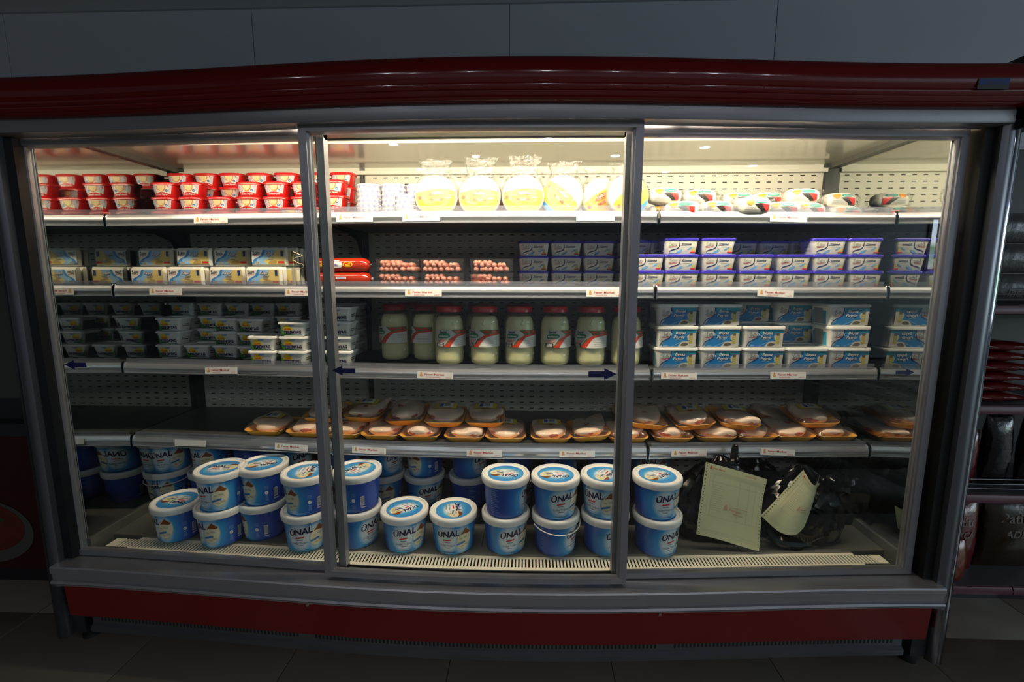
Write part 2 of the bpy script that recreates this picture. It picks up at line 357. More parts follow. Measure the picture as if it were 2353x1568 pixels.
for k, (a, b) in enumerate(((-.60, .60), (.66, 1.50), (-1.50, -.66))):
    mb = MB(); pts = [(x, -(.658 if k == 0 else .634)-B(x), 1.943) for x in lins(a, b, 8)]
    t = MB().tube(pts, .0125, 10); o = part('lamp_tube', t, [('tube', 'tube_right', 'tube_dimmed')[k]])
    for x in (a-.02, b+.02): link('lamp_holder', MB().box(x-.02, x+.02, -(.678 if k == 0 else .654)-B(x), -.618-B(x), 1.930, 1.978).mesh('lamp_holder', ['lamp_cap']), o)
# shelves
for lv in range(4):
    for a, b in ((-HX, -XJ), (-XJ, XJ), (XJ, HX)):
        a += .004; b -= .004; xs = lins(a, b, 10); z = SZ[lv]; zl = LZ[lv]
        mb = MB(); ring = lambda zz: [(x, FS(x)+.016, zz) for x in xs]+[(b, -.004, zz), (a, -.004, zz)]
        mb.loft([ring(z-.014), ring(z)])
        sh = part('shelf', mb, ['shelf_grey'])
        pr = MB(); sweep(pr, [(0, zl), (-.0035, zl+.001), (-.0035, zl+.0045), (.0035, zl+.0065), (.0005, zl+.013), (-.003, zl+.022), (-.0025, zl+.028), (.002, zl+.036), (.006, zl+.044), (.016, zl+.046), (.016, zl)], a+.003, b-.003, FS)
        link('price_rail', pr.mesh('price_rail', ['rail'], 25), sh)
        gd = MB(); sweep(gd, [(.006, zl+.043), (.0045, zl+.043), (.0045, zl+.064), (.006, zl+.064)], a+.01, b-.01, FS)
        link('guard_strip', gd.mesh('guard_strip', ['guard']), sh)
        for x in (a, b):
            s_ = 1 if x == a else -1; x0, x1 = sorted((x, x+s_*.003))
            ec = MB().loft([[(xx, FS(x)+dy, zz) for dy, zz in ((.018, zl-.003), (-.004, zl-.003), (-.0055, zl+.022), (-.002, zl+.040), (.004, zl+.0485), (.018, zl+.0485))] for xx in (x0, x1)])
            link('end_cap', ec.mesh('end_cap', ['chrome']), sh)
        for x in (a+.012, b-.012):
            bk = MB(); o_ = [(-.004, z-.014), (-.36, z-.014), (-.36, z-.022), (-.16, z-.03), (-.07, z-.055), (-.035, z-.105), (-.004, z-.13)]
            bk.loft([[(xx, yy, zz) for yy, zz in o_] for xx in (x-.0015, x+.0015)])
            link('bracket', bk.mesh('bracket', ['bracket']), sh)
# deck and air grille
mb = MB(); xs = lins(-HX+.012, HX-.012, 24)
ring = lambda zz: [(x, -.566-B(x), zz) for x in xs]+[(HX-.012, 0, zz), (-HX+.012, 0, zz)]
mb.loft([ring(.34), ring(TRAY)]); dk = part('deck', mb, ['deck'])
for x in (-.70, -.21, -.02, .21, .98): link('deck_seam', MB().box(x-.0012, x+.0012, -.60, -.05, TRAY-.001, TRAY+.0004).mesh('deck_seam', ['slot']), dk)
mb = MB(); gi = lambda x: -.566-B(x); go = lambda x: -.648-B(x)
gx0, gx1 = -HX+.045, HX-.045
for d0, d1 in ((0, -.016), (-.066, -.082)):
    mb.loft([[(x, gi(x)+d0, DECK), (x, gi(x)+d1, DECK), (x, gi(x)+d1, DECK+.003), (x, gi(x)+d0, DECK+.003)] for x in xs if gx0 < x < gx1])
nb = 232
for i in range(nb):
    x = gx0+.04+(gx1-gx0-.08)*i/(nb-1)
    mb.box(x-.0036, x+.0036, gi(x)-.067, gi(x)-.015, DECK, DECK+.003)
for x in (gx0+.018, gx1-.018): mb.box(x-.02, x+.02, gi(x)-.067, gi(x)-.015, DECK, DECK+.003)
o = part('air_grille', mb, ['grille']); o['kind'] = 'stuff'
mb = MB(); sweep(mb, [(0, .31), (-.085, .31), (-.085, .315), (0, .315)], -HX+.012, HX-.012, gi, 20); part('grille_well', mb, ['black'])
# front: sill, bumper, red panel, kick plate
fy = lambda x: -.70-B(x)
mb = MB(); sweep(mb, [(.05, .392), (-.012, .394), (-.062, .397), (-.065, .392), (-.065, .372), (-.058, .366), (-.058, .345), (-.066, .342), (-.070, .335), (-.066, .328), (-.052, .325), (-.050, .312), (-.040, .308), (.05, .308)], -1.60, 1.60, fy, 24)
part('sill', mb, ['alu'], angle=25)
mb = MB(); sweep(mb, [(.02, .306), (-.038, .306), (-.030, .174), (.02, .174)], -1.585, 1.585, fy, 24); rp = part('lower_panel', mb, ['red_panel'])
for px in (705, 1517): link('screw', MB().lathe([(.006, 0), (.005, .003)], 10).mesh('screw', ['chrome']), rp, (x_at(px, -.8, .295), fy(x_at(px, -.8, .295))-.0375, .297), (PI/2, 0, 0))
mb = MB(); sweep(mb, [(.03, .176), (.0, .176), (.0, .120), (-.012, .112), (-.012, .092), (.03, .092)], -1.53, 1.53, fy, 24); kp = part('kick_plate', mb, ['alu_dark'])
s = MB(); n = 210
for i in range(n):
    x = -1.49+2.98*i/(n-1)
    if abs(abs(x)-.66) > .03: s.box(x-.0034, x+.0034, fy(x)-.001, fy(x)+.002, .132, .166)
o = link('kick_slots', s.mesh('kick_slots', ['slot']), kp); o['kind'] = 'stuff'
part('underframe', MB().box(-1.5, 1.5, -.62, .05, .03, .30), ['black'])
for x in (-1.63, -.6, .6, 1.63):
    part('foot', MB().lathe([(.03, 0), (.03, .012), (.011, .02), (.011, .07), (.022, .08)], 14, c=(x, -.62)), ['foot'])
# header and top rail
hy = lambda x: -.755-.09*(1+math.cos(PI*max(-1, min(1, x/1.62))))/2
mb = MB(); sweep(mb, [(.06, 1.916), (.002, 1.916), (.0, 1.920), (.0, 1.952), (.004, 1.957), (.06, 1.957)], -1.605, 1.605, hy, 28); part('top_rail', mb, ['alu'])
mb = MB(); sweep(mb, [(.10, 1.957), (.0, 1.957), (-.012, 1.962), (-.017, 1.968), (-.015, 1.9705), (-.019, 1.973), (-.022, 1.983), (-.020, 1.9855), (-.024, 1.988), (-.028, 2.00), (-.027, 2.0025), (-.030, 2.005), (-.035, 2.03), (-.033, 2.052), (-.022, 2.071), (.0, 2.083), (.04, 2.089), (.30, 2.089), (.30, 1.99)], -1.625, 1.625, hy, 40)
hd = part('header', mb, ['red_header'], angle=50)
part('roof', MB().box(-1.6, 1.6, -.50, .11, 1.99, 2.07), ['end_dark'])
for s_ in (-1, 1):
    a, b = sorted((s_*1.625, s_*1.675))
    hp = [(.75, 1.90), (-.012, 1.90), (-.03, 1.96), (-.048, 2.03), (-.04, 2.07), (-.02, 2.10), (.03, 2.112), (.75, 2.112)]
    part('header_end_cap', MB().loft([[(x, -.757+dy, z) for dy, z in hp] for x in (a, b)]), ['black_gloss'])
    # end panel, its rounded chrome nose and the jamb beside the door
    a, b = sorted((s_*1.575, s_*1.665)); part('end_panel', MB().box(a, b, -.69, .10, .07, 1.95), ['end_panel'])
    mb = MB(); c0 = s_*1.655; mb.loft([[(c0+s_*.0+.028*math.cos(t)*(1 if s_ > 0 else -1), -.688-.030*math.sin(t), z) for t in lins(0, PI, 10)] for z in (.06, 1.93)], 0, True, True)
    part('panel_nose', mb, ['nose' if s_ > 0 else 'end_panel'], angle=60)
    a, b = sorted((s_*1.592, s_*1.632)); mb = MB(); mb.loft([[(x, y, z) for x, y in ((a, -.70), (a, -.735), (a+.012, -.742), (b-.012, -.742), (b, -.735), (b, -.70))] for z in (.30, 1.93)]); part('jamb', mb, ['alu_dark'])
    a, b = sorted((s_*1.56, s_*1.595)); part('jamb_gasket', MB().box(a, b, -.715, -.64, .40, 1.93), ['black'])
part('rear_case', MB().box(-1.6, 1.6, .032, .11, .05, 1.99), ['end_dark'])
# sliding doors: stiles, rails and a bowed pane
def door(x0, x1, y0, z0, z1, sw=.03, dp=.032):
    yf = lambda x: y0-B(x)
    fm = MB(); sweep(fm, [(0, z0), (dp, z0), (dp, z0+.016), (.012, z0+.021), (.0, z0+.020)], x0, x1, yf, 10)
    d = part('sliding_door', fm, ['alu'])
    t = MB(); sweep(t, [(0, z1-.026), (.012, z1-.032), (dp, z1-.030), (dp, z1), (0, z1)], x0, x1, yf, 10); link('door_rail', t.mesh('door_rail', ['alu']), d)
    for x, sg in ((x0, 1), (x1, -1)):
        st = MB(); y = yf(x)
        pr = [(0, 0), (sw-.006, 0), (sw-.006, .006), (sw, .008), (sw, .014), (sw-.004, .016), (sw-.004, dp-.006), (sw, dp-.004), (sw, dp), (0, dp)]
        pr = [(x+sg*u, y+v) for u, v in pr]
        if sg < 0: pr = pr[::-1]
        st.loft([[(u, v, z) for u, v in pr] for z in (z0+.001, z1-.001)]); link('stile', st.mesh('stile', ['alu'], 25), d)
    gl = MB(); gl.loft([[(x, yf(x)+.014, z0+.010), (x, yf(x)+.018, z0+.010), (x, yf(x)+.018, z1-.02), (x, yf(x)+.014, z1-.02)] for x in lins(x0+.01, x1-.01, 12)])
    link('glass_pane', gl.mesh('glass_pane', ['glass'], 60), d)
door(-1.585, -.495, -.688, .398, 1.922)
door(.455, 1.540, -.688, .398, 1.922)
door(-.556, .499, -.730, .408, 1.927)

# ================================================================== the goods
def tub_body(rings, m, fn=None):
    mb = MB(); mb.loft([[(x, y, z) for x, y in r] for r, z in rings]); return mb
# ---- red cream cheese tub
KW, KD, KH = .108, .076, .062
def kfront(u, v, e):
    k = .80+.20*v/KH; hw, hd = KW*k/2, KD*k/2; t = min(.98, abs(u/hw))
    return (u, -hd*(1-t**3)**(1/3)-e, v)
kus = us_(-.05, .05, 12)
kb = tub_body([(sup(KW*.76, KD*.76), 0), (sup(KW*.81, KD*.81), .003), (sup(KW*.97, KD*.97), KH-.012)], 0)
kl = MB().loft([[(x, y, z) for x, y in sup(KW*a, KD*a)] for a, z in ((1.03, KH-.0125), (1.07, KH-.012), (1.075, KH-.004), (1.05, KH-.0015), (1.0, KH-.001), (.97, KH-.0025), (.5, KH-.002))])
kp_ = MB()
kp_.shape([(-.043, KH-.014), (-.0335, .005), (.0335, .005), (.043, KH-.014)], 0, kfront, .0004, kus)
kp_.shape([(-.034, .005), (-.0355, .014), (-.022, .017), (-.008, .020), (.006, .020), (.022, .016), (.0355, .012), (.034, .005)], 1, kfront, .0007, kus)
kp_.shape(smooth([(-.042, KH-.015), (-.037, .020), (-.028, .022), (-.022, .034), (-.023, KH-.015)], 5), 5, kfront, .0007, kus)
kp_.shape([(x, max(.020, min(KH-.014, y))) for x, y in ell(.001, KH-.014, .0205, .0265, 24)], 3, kfront, .0010, kus)
kp_.shape([(x, max(.022, min(KH-.014, y))) for x, y in ell(.0, KH-.014, .0175, .0225, 24)], 2, kfront, .0013, kus)
for r_ in range(5): kp_.shape(rect(-.0215+.003*(r_ % 2), .024+r_*.0045, -.0185+.003*(r_ % 2), .027+r_*.0045), 1, kfront, .0010, kus)
kp_.shape(ell(.022, .026, .006, .0055, 14), 4, kfront, .0012, kus); kp_.shape(rect(.019, .0245, .025, .0265), 0, kfront, .0015, kus)
kp_.shape(smooth([(.031, KH-.015), (.030, .022), (.034, .014), (.041, KH-.015)], 4), 5, kfront, .0008, kus)
kp_.text('Krem Peynir', 0, .0075, .0075, 0, kfront, .0012, .03, .25, kus, 0, .95, 1)
KREM = [('body', kb.mesh('body', ['krem_red']), []), ('lid', kl.mesh('lid', ['krem_lid'], 60), []), ('label', kp_.mesh('label', ['white', 'krem_red', 'krem_cream', 'krem_orange', 'krem_blue', 'krem_grey']), [])]
def stack(name, spec, px, Y, base, h, layers, dep, lab, cat, group, rz=0, jx=.002, jr=.03):
    """a column of stacked packs; Y is the front face"""
    for L in layers:
        z = base+L*h; X = x_at(px, Y, z+h/2)+random.uniform(-jx, jx)
        place(name, spec, (X, Y+dep/2, z+.0002*L), lab(L), cat, group, rz+random.uniform(-jr, jr))
cols = [369, 433, 499, 565, 628, 692]
for i, (px, ls) in enumerate(zip(cols, (3, 3, 2, 3, 3, 3))):
    stack('cream_cheese_tub', KREM, px, -.232, SZ[0], KH, range(ls), KD, lambda L: f'red cream cheese tub, front row, {LAY[L]} layer, {ORD[i]} stack from the mirrored end', 'tub', 'red cream cheese tubs')
for i, (px, ls) in enumerate(((404, 4), (466, 4), (526, 4), (588, 4), (652, 4), (718, 4), (783, 4))):
    stack('cream_cheese_tub', KREM, px, -.118, SZ[0], KH, range(ls), KD, lambda L: f'red cream cheese tub, back row, {LAY[L]} layer, {ORD[i]} stack from the mirrored end', 'tub', 'red cream cheese tubs')
stack('cream_cheese_tub', KREM, 762, -.262, SZ[0], KH, range(3), KD, lambda L: f'red cream cheese tub beside the blue and white tins, {LAY[L]} layer', 'tub', 'red cream cheese tubs', -.05)
for i, px in enumerate((667, 741)):
    stack('cream_cheese_tub', KREM, px, -.345, SZ[0], KH, range(1), KD, lambda L: ('single red cream cheese tub pulled forward, behind the door stile', 'single red cream cheese tub pulled forward, next to the shelf joint')[i], 'tub', 'red cream cheese tubs')
# ---- round white tins with blue ornaments
TR, TH = .0515, .0195
def tfn(u, v, e): a = u/TR; return ((TR+e)*math.sin(a), -(TR+e)*math.cos(a), v)
tb = MB().lathe([(.048, 0), (.0505, .001), (.0505, .0125), (TR, .013), (TR, .0185), (.0495, TH-.0002), (.046, TH-.0012), (.01, TH-.0012)], 36)
tp = MB()
for k in range(14):
    u = 2*PI*TR*k/14
    tp.shape(ell(u, .0085, .0065, .0058, 12), 0, tfn, .0002); tp.shape(ell(u, .0085, .0047, .0040, 10), 2, tfn, .0004); tp.shape(ell(u, .0085, .0028, .0023, 8), 0, tfn, .0006)
    tp.shape(rect(u+.008, .006, u+.0145, .0072), 1 if k % 3 else 0, tfn, .0003); tp.shape(rect(u+.0085, .010, u+.014, .011), 0, tfn, .0003)
TIN = [('body', tb.mesh('body', ['white']), []), ('ornament_band', tp.mesh('ornament_band', ['tin_blue', 'tin_red', 'white']), [])]
for i, (px, Y, n) in enumerate(((840, -.335, 8), (899, -.335, 8), (957, -.32, 8), (930, -.425, 5))):
    for L in range(n):
        place('cheese_tin', TIN, (x_at(px, Y, 1.78)+random.uniform(-.003, .003), Y+TR, SZ[0]+L*TH), f'round white tin with blue ornaments, {LAY[L]} layer of the ' + ('stack against the red tubs', 'middle tall stack', 'stack behind the low one', 'low stack beside the bagged wheels')[i], 'tin', 'round cheese tins', random.uniform(0, 6))
# ---- cheese wheels in clear bags
WR, WT = .082, .046
wfn = lambda u, v, e: (u, -WT/2-e, v)
wb = MB(); prof = [(WR*.90, -WT/2), (WR*.975, -WT/2+.004), (WR, -WT/2+.012), (WR, WT/2-.012), (WR*.975, WT/2-.004), (WR*.90, WT/2)]
wb.loft([[(r*math.cos(2*PI*i/36), y, -r*math.sin(2*PI*i/36)) for i in range(36)] for r, y in prof])
def wlabel(a):
    p = MB(); c, s = math.cos(a), math.sin(a); R0 = WR*.93
    f = lambda u, v, e: wfn(u*c-v*s, u*s+v*c, e)
    ring = [(R0*math.sin(t), -R0*math.cos(t)) for t in lins(-1.75, 1.75, 30)]
    p.shape(ring+smooth([(R0*.985, .016), (.03, .026), (-.03, .024), (-R0*.985, .014)], 5, False), 0, f, .0006)
    p.shape([(R0*math.sin(t), -R0*math.cos(t)) for t in lins(-.70, .70, 14)], 2, f, .0010)
    p.shape([(-.034, .001), (-.027, .005), (-.022, .0165), (.0, .020), (.022, .0165), (.027, .005), (.034, .001), (.027, -.001), (.0, .003), (-.027, -.001)], 1, f, .0010)
    p.text('YAĞCI', 0, .0055, .0088, 3, f, .0014, .03, 0, None, 0, 1.1, 1)
    p.shape(rect(-.022, -.004, .022, -.0005), 1, f, .0009); p.shape([(-.027, -.021), (.027, -.021), (.027, -.010), (-.027, -.010)], 1, f, .0010)
    p.text('TAZE KAŞAR', 0, -.0145, .0035, 3, f, .0014, .02, 0, None, 0, 1, 1); p.text('PEYNİRİ', 0, -.0195, .0035, 3, f, .0014, .02, 0, None, 0, 1, 1)
    p.shape(ell(-.062, -.006, .008, .008, 14), 1, f, .0010); p.shape(rect(.033, -.012, .056, -.008), 3, f, .0010)
    return p.mesh('label', ['yagci_yellow', 'yagci_red', 'yagci_blue', 'white'])
def crumple(seed, wid, hgt, dep, top, n=36, rows=16):
    """clear bag: full at the bottom, gathered to a flat crumpled fan at the top"""
    R = random.Random(seed); mb = MB(); rings = []
    for j in range(rows+1):
        t = j/rows; z = -hgt+(hgt+top)*t
        body = max(0, min(1, (z+hgt)/(2*hgt)))
        k = math.sqrt(max(.02, 1-((z/hgt) if z < 0 else 0)**2)) if z < 0 else 1
        flat = 1 if z < hgt*.5 else max(.12, 1-(z-hgt*.5)/(top-hgt*.5)*.95)
        wide = 1 if z < hgt*.4 else 1-.42*min(1, (z-hgt*.4)/(hgt*.75))+(.22*max(0, z-hgt*1.15)/(top-hgt*1.15) if z > hgt*1.15 else 0)
        rg = []
        for i in range(n):
            a = 2*PI*i/n; c, s = math.cos(a), math.sin(a)
            j_ = 1+R.uniform(-.05, .05)*(1 if z > 0 else .4)
            rg.append((wid*wide*k*math.copysign(abs(c)**.8, c)*j_+.006*math.sin(3*t+seed)*(z > hgt), dep*flat*k*math.copysign(abs(s)**.7, s)*j_+R.uniform(-.004, .004)*(z > hgt*.6), z+R.uniform(-.006, .006)*(j == rows)))
        rings.append(rg)
    mb.loft(rings, 0, True, False); return mb.mesh('bag', ['film'], 20)
wbm = wb.mesh('cheese', ['wheel_cheese'], 50)
for i, (px, py, Y, a, top, tl, yaw) in enumerate(((1003, 441, -.415, .06, .145, 'tilted label', .1), (1103, 445, -.405, 0, .155, 'crinkled label', 0), (1202, 442, -.415, .02, .155, 'wide pale top', 0), (1292, 446, -.405, -.75, .135, 'label slanting down', -.25), (1380, 452, -.335, .5, .125, 'label hidden by wrinkles', .1), (1441, 450, -.41, .7, .125, 'label slanting up', .2))):
    p = at(px, py, Y); loc = (p.x, p.y, SZ[0]+WR*.985+.004)
    place('bagged_cheese', [('cheese', wbm, [('label', wlabel(a))]), ('bag', crumple(i+3, WR*1.03, WR*1.03, WT*.60, top), [])], loc, f'bagged cheese wheel with yellow label, {tl}, {ORD[i]} from the round tins', 'cheese', 'bagged cheese wheels', yaw, -.10)
for i, (px, Y) in enumerate(((1060, -.29), (1163, -.29), (1266, -.29))):
    place('bagged_cheese', [('cheese', wbm, [('label', wlabel(.3*i-.4))]), ('bag', crumple(i+13, WR*1.03, WR*1.03, WT*.60, .135), [])], (x_at(px, Y, 1.77), Y, SZ[0]+WR*.985+.004), f'bagged cheese wheel in the second row, {ORD[i]} gap from the round tins', 'cheese', 'bagged cheese wheels', .15*(-1)**i, -.12)
# ---- white soft cheese loaves in bags
LWd, LDp, LHt = .134, .078, .066
def lring(t, amp=1):
    k = (1-abs(t)**3.2)**(1/2.6) if abs(t) < 1 else .05
    k = max(k, .12); o = []
    for i in range(20):
        a = 2*PI*i/20; c, s = math.cos(a), math.sin(a)
        o.append((t*LWd/2, math.copysign(abs(c)**.75, c)*LDp/2*k, LHt/2+math.copysign(abs(s)**.75, s)*LHt/2*k))
    return o
lb = MB(); lb.loft([lring(t) for t in (-1, -.97, -.9, -.75, -.4, 0, .4, .75, .9, .97, 1)])
def lfn(u, v, e):
    # v runs over the front-top of the rounded loaf: 0 low on the front, 1 on the top
    k = (1-abs(u/(LWd/2))**3.2)**(1/2.6); a = -.62+v*1.50
    c, s = math.cos(a), math.sin(a)
    return (u, -(abs(c)**.75*LDp/2*k+e*c) if c >= 0 else abs(c)**.75*LDp/2*k, LHt/2+math.copysign(abs(s)**.75, s)*(LHt/2*k+e))
lp = MB(); lus = us_(-.055, .055, 10)
def lshape(pts, m, e):
    T = [tuple(pts[i] for i in t) for t in tessellate_polygon([[Vector((a, b, 0)) for a, b in pts]])]
    for t in T:
        sub = [t]
        for _ in range(2):
            n_ = []
            for a, b, c in sub:
                ab, bc, ca = [((p[0]+q[0])/2, (p[1]+q[1])/2) for p, q in ((a, b), (b, c), (c, a))]; n_ += [(a, ab, ca), (ab, b, bc), (ca, bc, c), (ab, bc, ca)]
            sub = n_
        for a, b, c in sub:
            if (b[0]-a[0])*(c[1]-a[1])-(b[1]-a[1])*(c[0]-a[0]) < 0: b, c = c, b
            lp.add([lfn(*p, e) for p in (a, b, c)], [(0, 1, 2)], m)
lshape(rect(-.047, .05, .047, .86), 0, .0006)
lshape(smooth([(-.043, .80), (-.018, .84), (-.016, .62), (-.026, .45), (-.040, .52)], 4), 1, .0012)
lshape(smooth([(-.004, .80), (.030, .82), (.036, .70), (.028, .60), (.0, .58), (-.010, .66)], 4), 2, .0012)
lshape([(-.016, .52), (.010, .56), (.030, .28), (.036, .06), (.020, .06), (.012, .26)], 4, .0012); lshape([(.010, .56), (.046, .50), (.046, .06), (.036, .06), (.030, .28)], 3, .0012)
for k in range(4): lshape(rect(-.042, .16+.07*k, .002-.004*k, .175+.07*k), 5, .0010)
lp.text('enderun', .013, .66, .09, 0, lambda u, v, e: lfn(u, v, e), .0016, .02, .2, None, 0, .085, 1)
lbag = MB(); R_ = random.Random(5)
for s_ in (-1, 1):
    lbag.loft([[(s_*(LWd/2*.93+.022*t), (math.cos(2*PI*i/16)*LDp*.40*(1-.55*t)+R_.uniform(-.004, .004)*(t > .2))*(1 if t else .9), LHt*.5+math.sin(2*PI*i/16)*LHt*(.40-.22*t+.25*t*t)+R_.uniform(-.005, .007)*(t > .2)) for i in range(16)] for t in (0, .35, .7, 1.0)], 0, False, False)
lbm = lbag.mesh('bag', ['film'], 15)
LOAF = [('loaf', lb.mesh('loaf', ['loaf'], 60), [('label', lp.mesh('label', ['loaf_grey', 'loaf_orange', 'loaf_green', 'loaf_red', 'loaf_black', 'jl_line'], 60))]), ('bag', lbm, [])]
z1, z2 = SZ[0], SZ[0]+LHt*.90
LF = [(1532, -.40, z2, .05, 'resting on the stack beside the door stile'), (1612, -.36, z2, -.05, 'second on the upper layer from the door stile'), (1702, -.29, z2, .0, 'upper layer, third from the door stile, set back'), (1772, -.31, z2-.004, -.1, 'upper layer, fourth from the door stile'), (1852, -.37, z2, -.06, 'upper layer, fifth from the door stile'), (1940, -.27, z2, .03, 'upper layer, last before the end mirror'),
      (1575, -.455, z1, -.35, 'lower layer, first from the door stile, turned'), (1652, -.455, z1, .1, 'lower layer, second from the door stile'), (1738, -.462, z1+.012, .12, 'lower layer, third from the door stile, tipped forward'), (1805, -.43, z1, -.1, 'lower layer, fourth from the door stile'), (1866, -.40, z1, .05, 'lower layer, fifth from the door stile'), (1951, -.31, z1, -.04, 'lower layer, last before the end mirror'),
      (1700, -.34, z1, 0, 'lower layer, hidden behind the tipped one'), (1530, -.37, z1, .1, 'lower layer, behind the turned one'), (1905, -.19, z1, 0, 'lower layer, back row near the end mirror'), (1620, -.35, z1, 0, 'lower layer, back row under the second'), (1790, -.33, z1, 0, 'lower layer, back row under the fourth')]
for px, Y, z, rz, l_ in LF:
    place('soft_cheese_loaf', LOAF, (x_at(px, Y, z+.03), Y+LDp/2, z), 'white bagged soft cheese loaf, '+l_, 'cheese', 'bagged soft cheese loaves', rz, .15 if 'tipped' in l_ else 0)

# ---- kasar slabs standing on edge
AW, AH, AT = .152, .077, .024
ab_ = MB(); ab_.loft([[(x, y, z) for x, y in ((-AW/2*k, 0), (-AW/2*k*.9, -AT/2*q), (AW/2*k*.9, -AT/2*q), (AW/2*k, 0), (AW/2*k*.9, AT/2*q), (-AW/2*k*.9, AT/2*q))] for z, k, q in ((0, .985, .12), (.004, 1, .75), (.012, 1, 1), (AH-.014, 1, 1), (AH-.008, 1, .75), (AH, .99, .08))])
afn = lambda u, v, e: (u, -AT/2-e, v)
ap = MB(); xa, xb = -AW*.45, AW*.45; zb_, zt = .008, AH-.011
ap.shape(rect(xa, zb_, xb, zt), 0, afn, .0008)
ap.shape([(xa, zb_), (-.006, zb_), (-.020, .018), (-.004, .032), (.018, .042), (.030, zt), (xa, zt)], 3, afn, .0012)
ap.shape(smooth([(xa, zb_), (-.035, zb_), (-.050, .026), (-.022, .040), (-.012, zt)], 6, False)+[(-.021, zt), (-.032, .044), (-.060, .028), (xa, .012)], 2, afn, .0016)
ap.shape([(xa, .012)]+smooth([(-.060, .028), (-.034, .042), (-.021, zt)], 6, False)+[(xa, zt)], 1, afn, .0018)
ap.text('İçim', -.064, .046, .0125, 6, afn, .0022, .035, .15, None, .12, .92); ap.shape([(-.062, .041), (-.036, .045), (-.036, .0465), (-.062, .043)], 7, afn, .0023)
ap.text('Kaşar', -.012, .046, .0105, 4, afn, .0021, .09, .12, None, 0, 1.0); ap.text('Kaşar', -.0115, .0465, .0105, 1, afn, .0025, .02, .12, None, 0, 1.0)
for k in range(3): ap.shape(rect(.0, .038-.006*k, .028-.004*k, .0405-.006*k), 8, afn, .0021)
ap.shape([(.052, .038), (.057, .042), (.062, .038), (.062, .062), (.052, .062)], 4, afn, .0021); ap.shape(ell(.057, .058, .006, .006, 12), 4, afn, .0022)
ap.shape(rect(.040, .012, .066, .020), 5, afn, .0021); ap.shape(smooth([(.0, .009), (.03, .009), (.034, .022), (.012, .024)], 4), 9, afn, .0020)
ap.shape(rect(-.058, .008, -.036, .0185), 1, afn, .0021)
for k in range(9): ap.shape(rect(-.057+.0023*k, .010, -.0558+.0023*k, .018), 6, afn, .0024)
KASAR = [('pouch', ab_.mesh('pouch', ['kasar_white'], 30), []), ('label', ap.mesh('label', ['kasar_yellow', 'kasar_white', 'kasar_blue', 'kasar_light', 'kasar_navy', 'kasar_red', 'logo_dark', 'logo_red', 'kasar_grey', 'kasar_brown']), [])]
lab_k = lambda row, lay, i: f'yellow and blue cheese slab on edge, {lay} layer, {row} row, {ORD[i]} from the mirrored end'
for i, (px, Y) in enumerate(((339, -.345), (425, -.37), (520, -.36), (605, -.40))):
    for r_, row in enumerate(('front', 'second')):
        place('cheese_pack', KASAR, (x_at(px, Y, 1.45), Y+AT/2+.030*r_, SZ[1]), lab_k(row, 'lower', i), 'cheese', 'cheese slabs on edge', random.uniform(-.03, .03))
for i, (px, Y) in enumerate(((355, -.31), (443, -.34), (530, -.33), (616, -.36))):
    for r_, row in enumerate(('front', 'second')):
        place('cheese_pack', KASAR, (x_at(px, Y, 1.54), Y+AT/2+.030*r_, SZ[1]+AH+.003), lab_k(row, 'upper', i), 'cheese', 'cheese slabs on edge', random.uniform(-.04, .04), -.04)
for i in range(3):
    for L, lay in enumerate(('lower', 'upper')):
        Y = -.33+.045*i; place('cheese_pack', KASAR, (x_at(648+12*i, Y, 1.48), Y, SZ[1]+L*(AH+.003)), f'yellow and blue cheese slab, {lay} layer, {ORD[i]} behind the end stack by the wire hook', 'cheese', 'cheese slabs on edge', random.uniform(-.05, .05))
# wire hook beside them
p0 = at(690, 612, -.43); hk = MB()
hk.tube(smooth([(-.045, .0, .018), (-.018, -.01, .008), (0, -.015, .0), (-.03, -.012, -.006), (-.045, -.01, -.016)], 4, False), .0012, 6)
hk.tube(smooth([(-.045, 0, -.016), (-.02, -.01, -.028), (.0, -.02, -.032), (-.0, -.02, -.046), (-.04, -.01, -.052)], 4, False), .0012, 6)
hk.tube([(-.045, 0, .018), (-.048, 0, -.055)], .0012, 6); hk.box(-.055, -.041, -.002, .002, -.118, -.045)
tag(link('wire_hook', hk.mesh('wire_hook', ['hanger']), None, (x_at(700, -.43, 1.52), -.43, SZ[1]+.118)), 'bent wire hook standing on the shelf next to the yellow cheese slabs', 'hook')

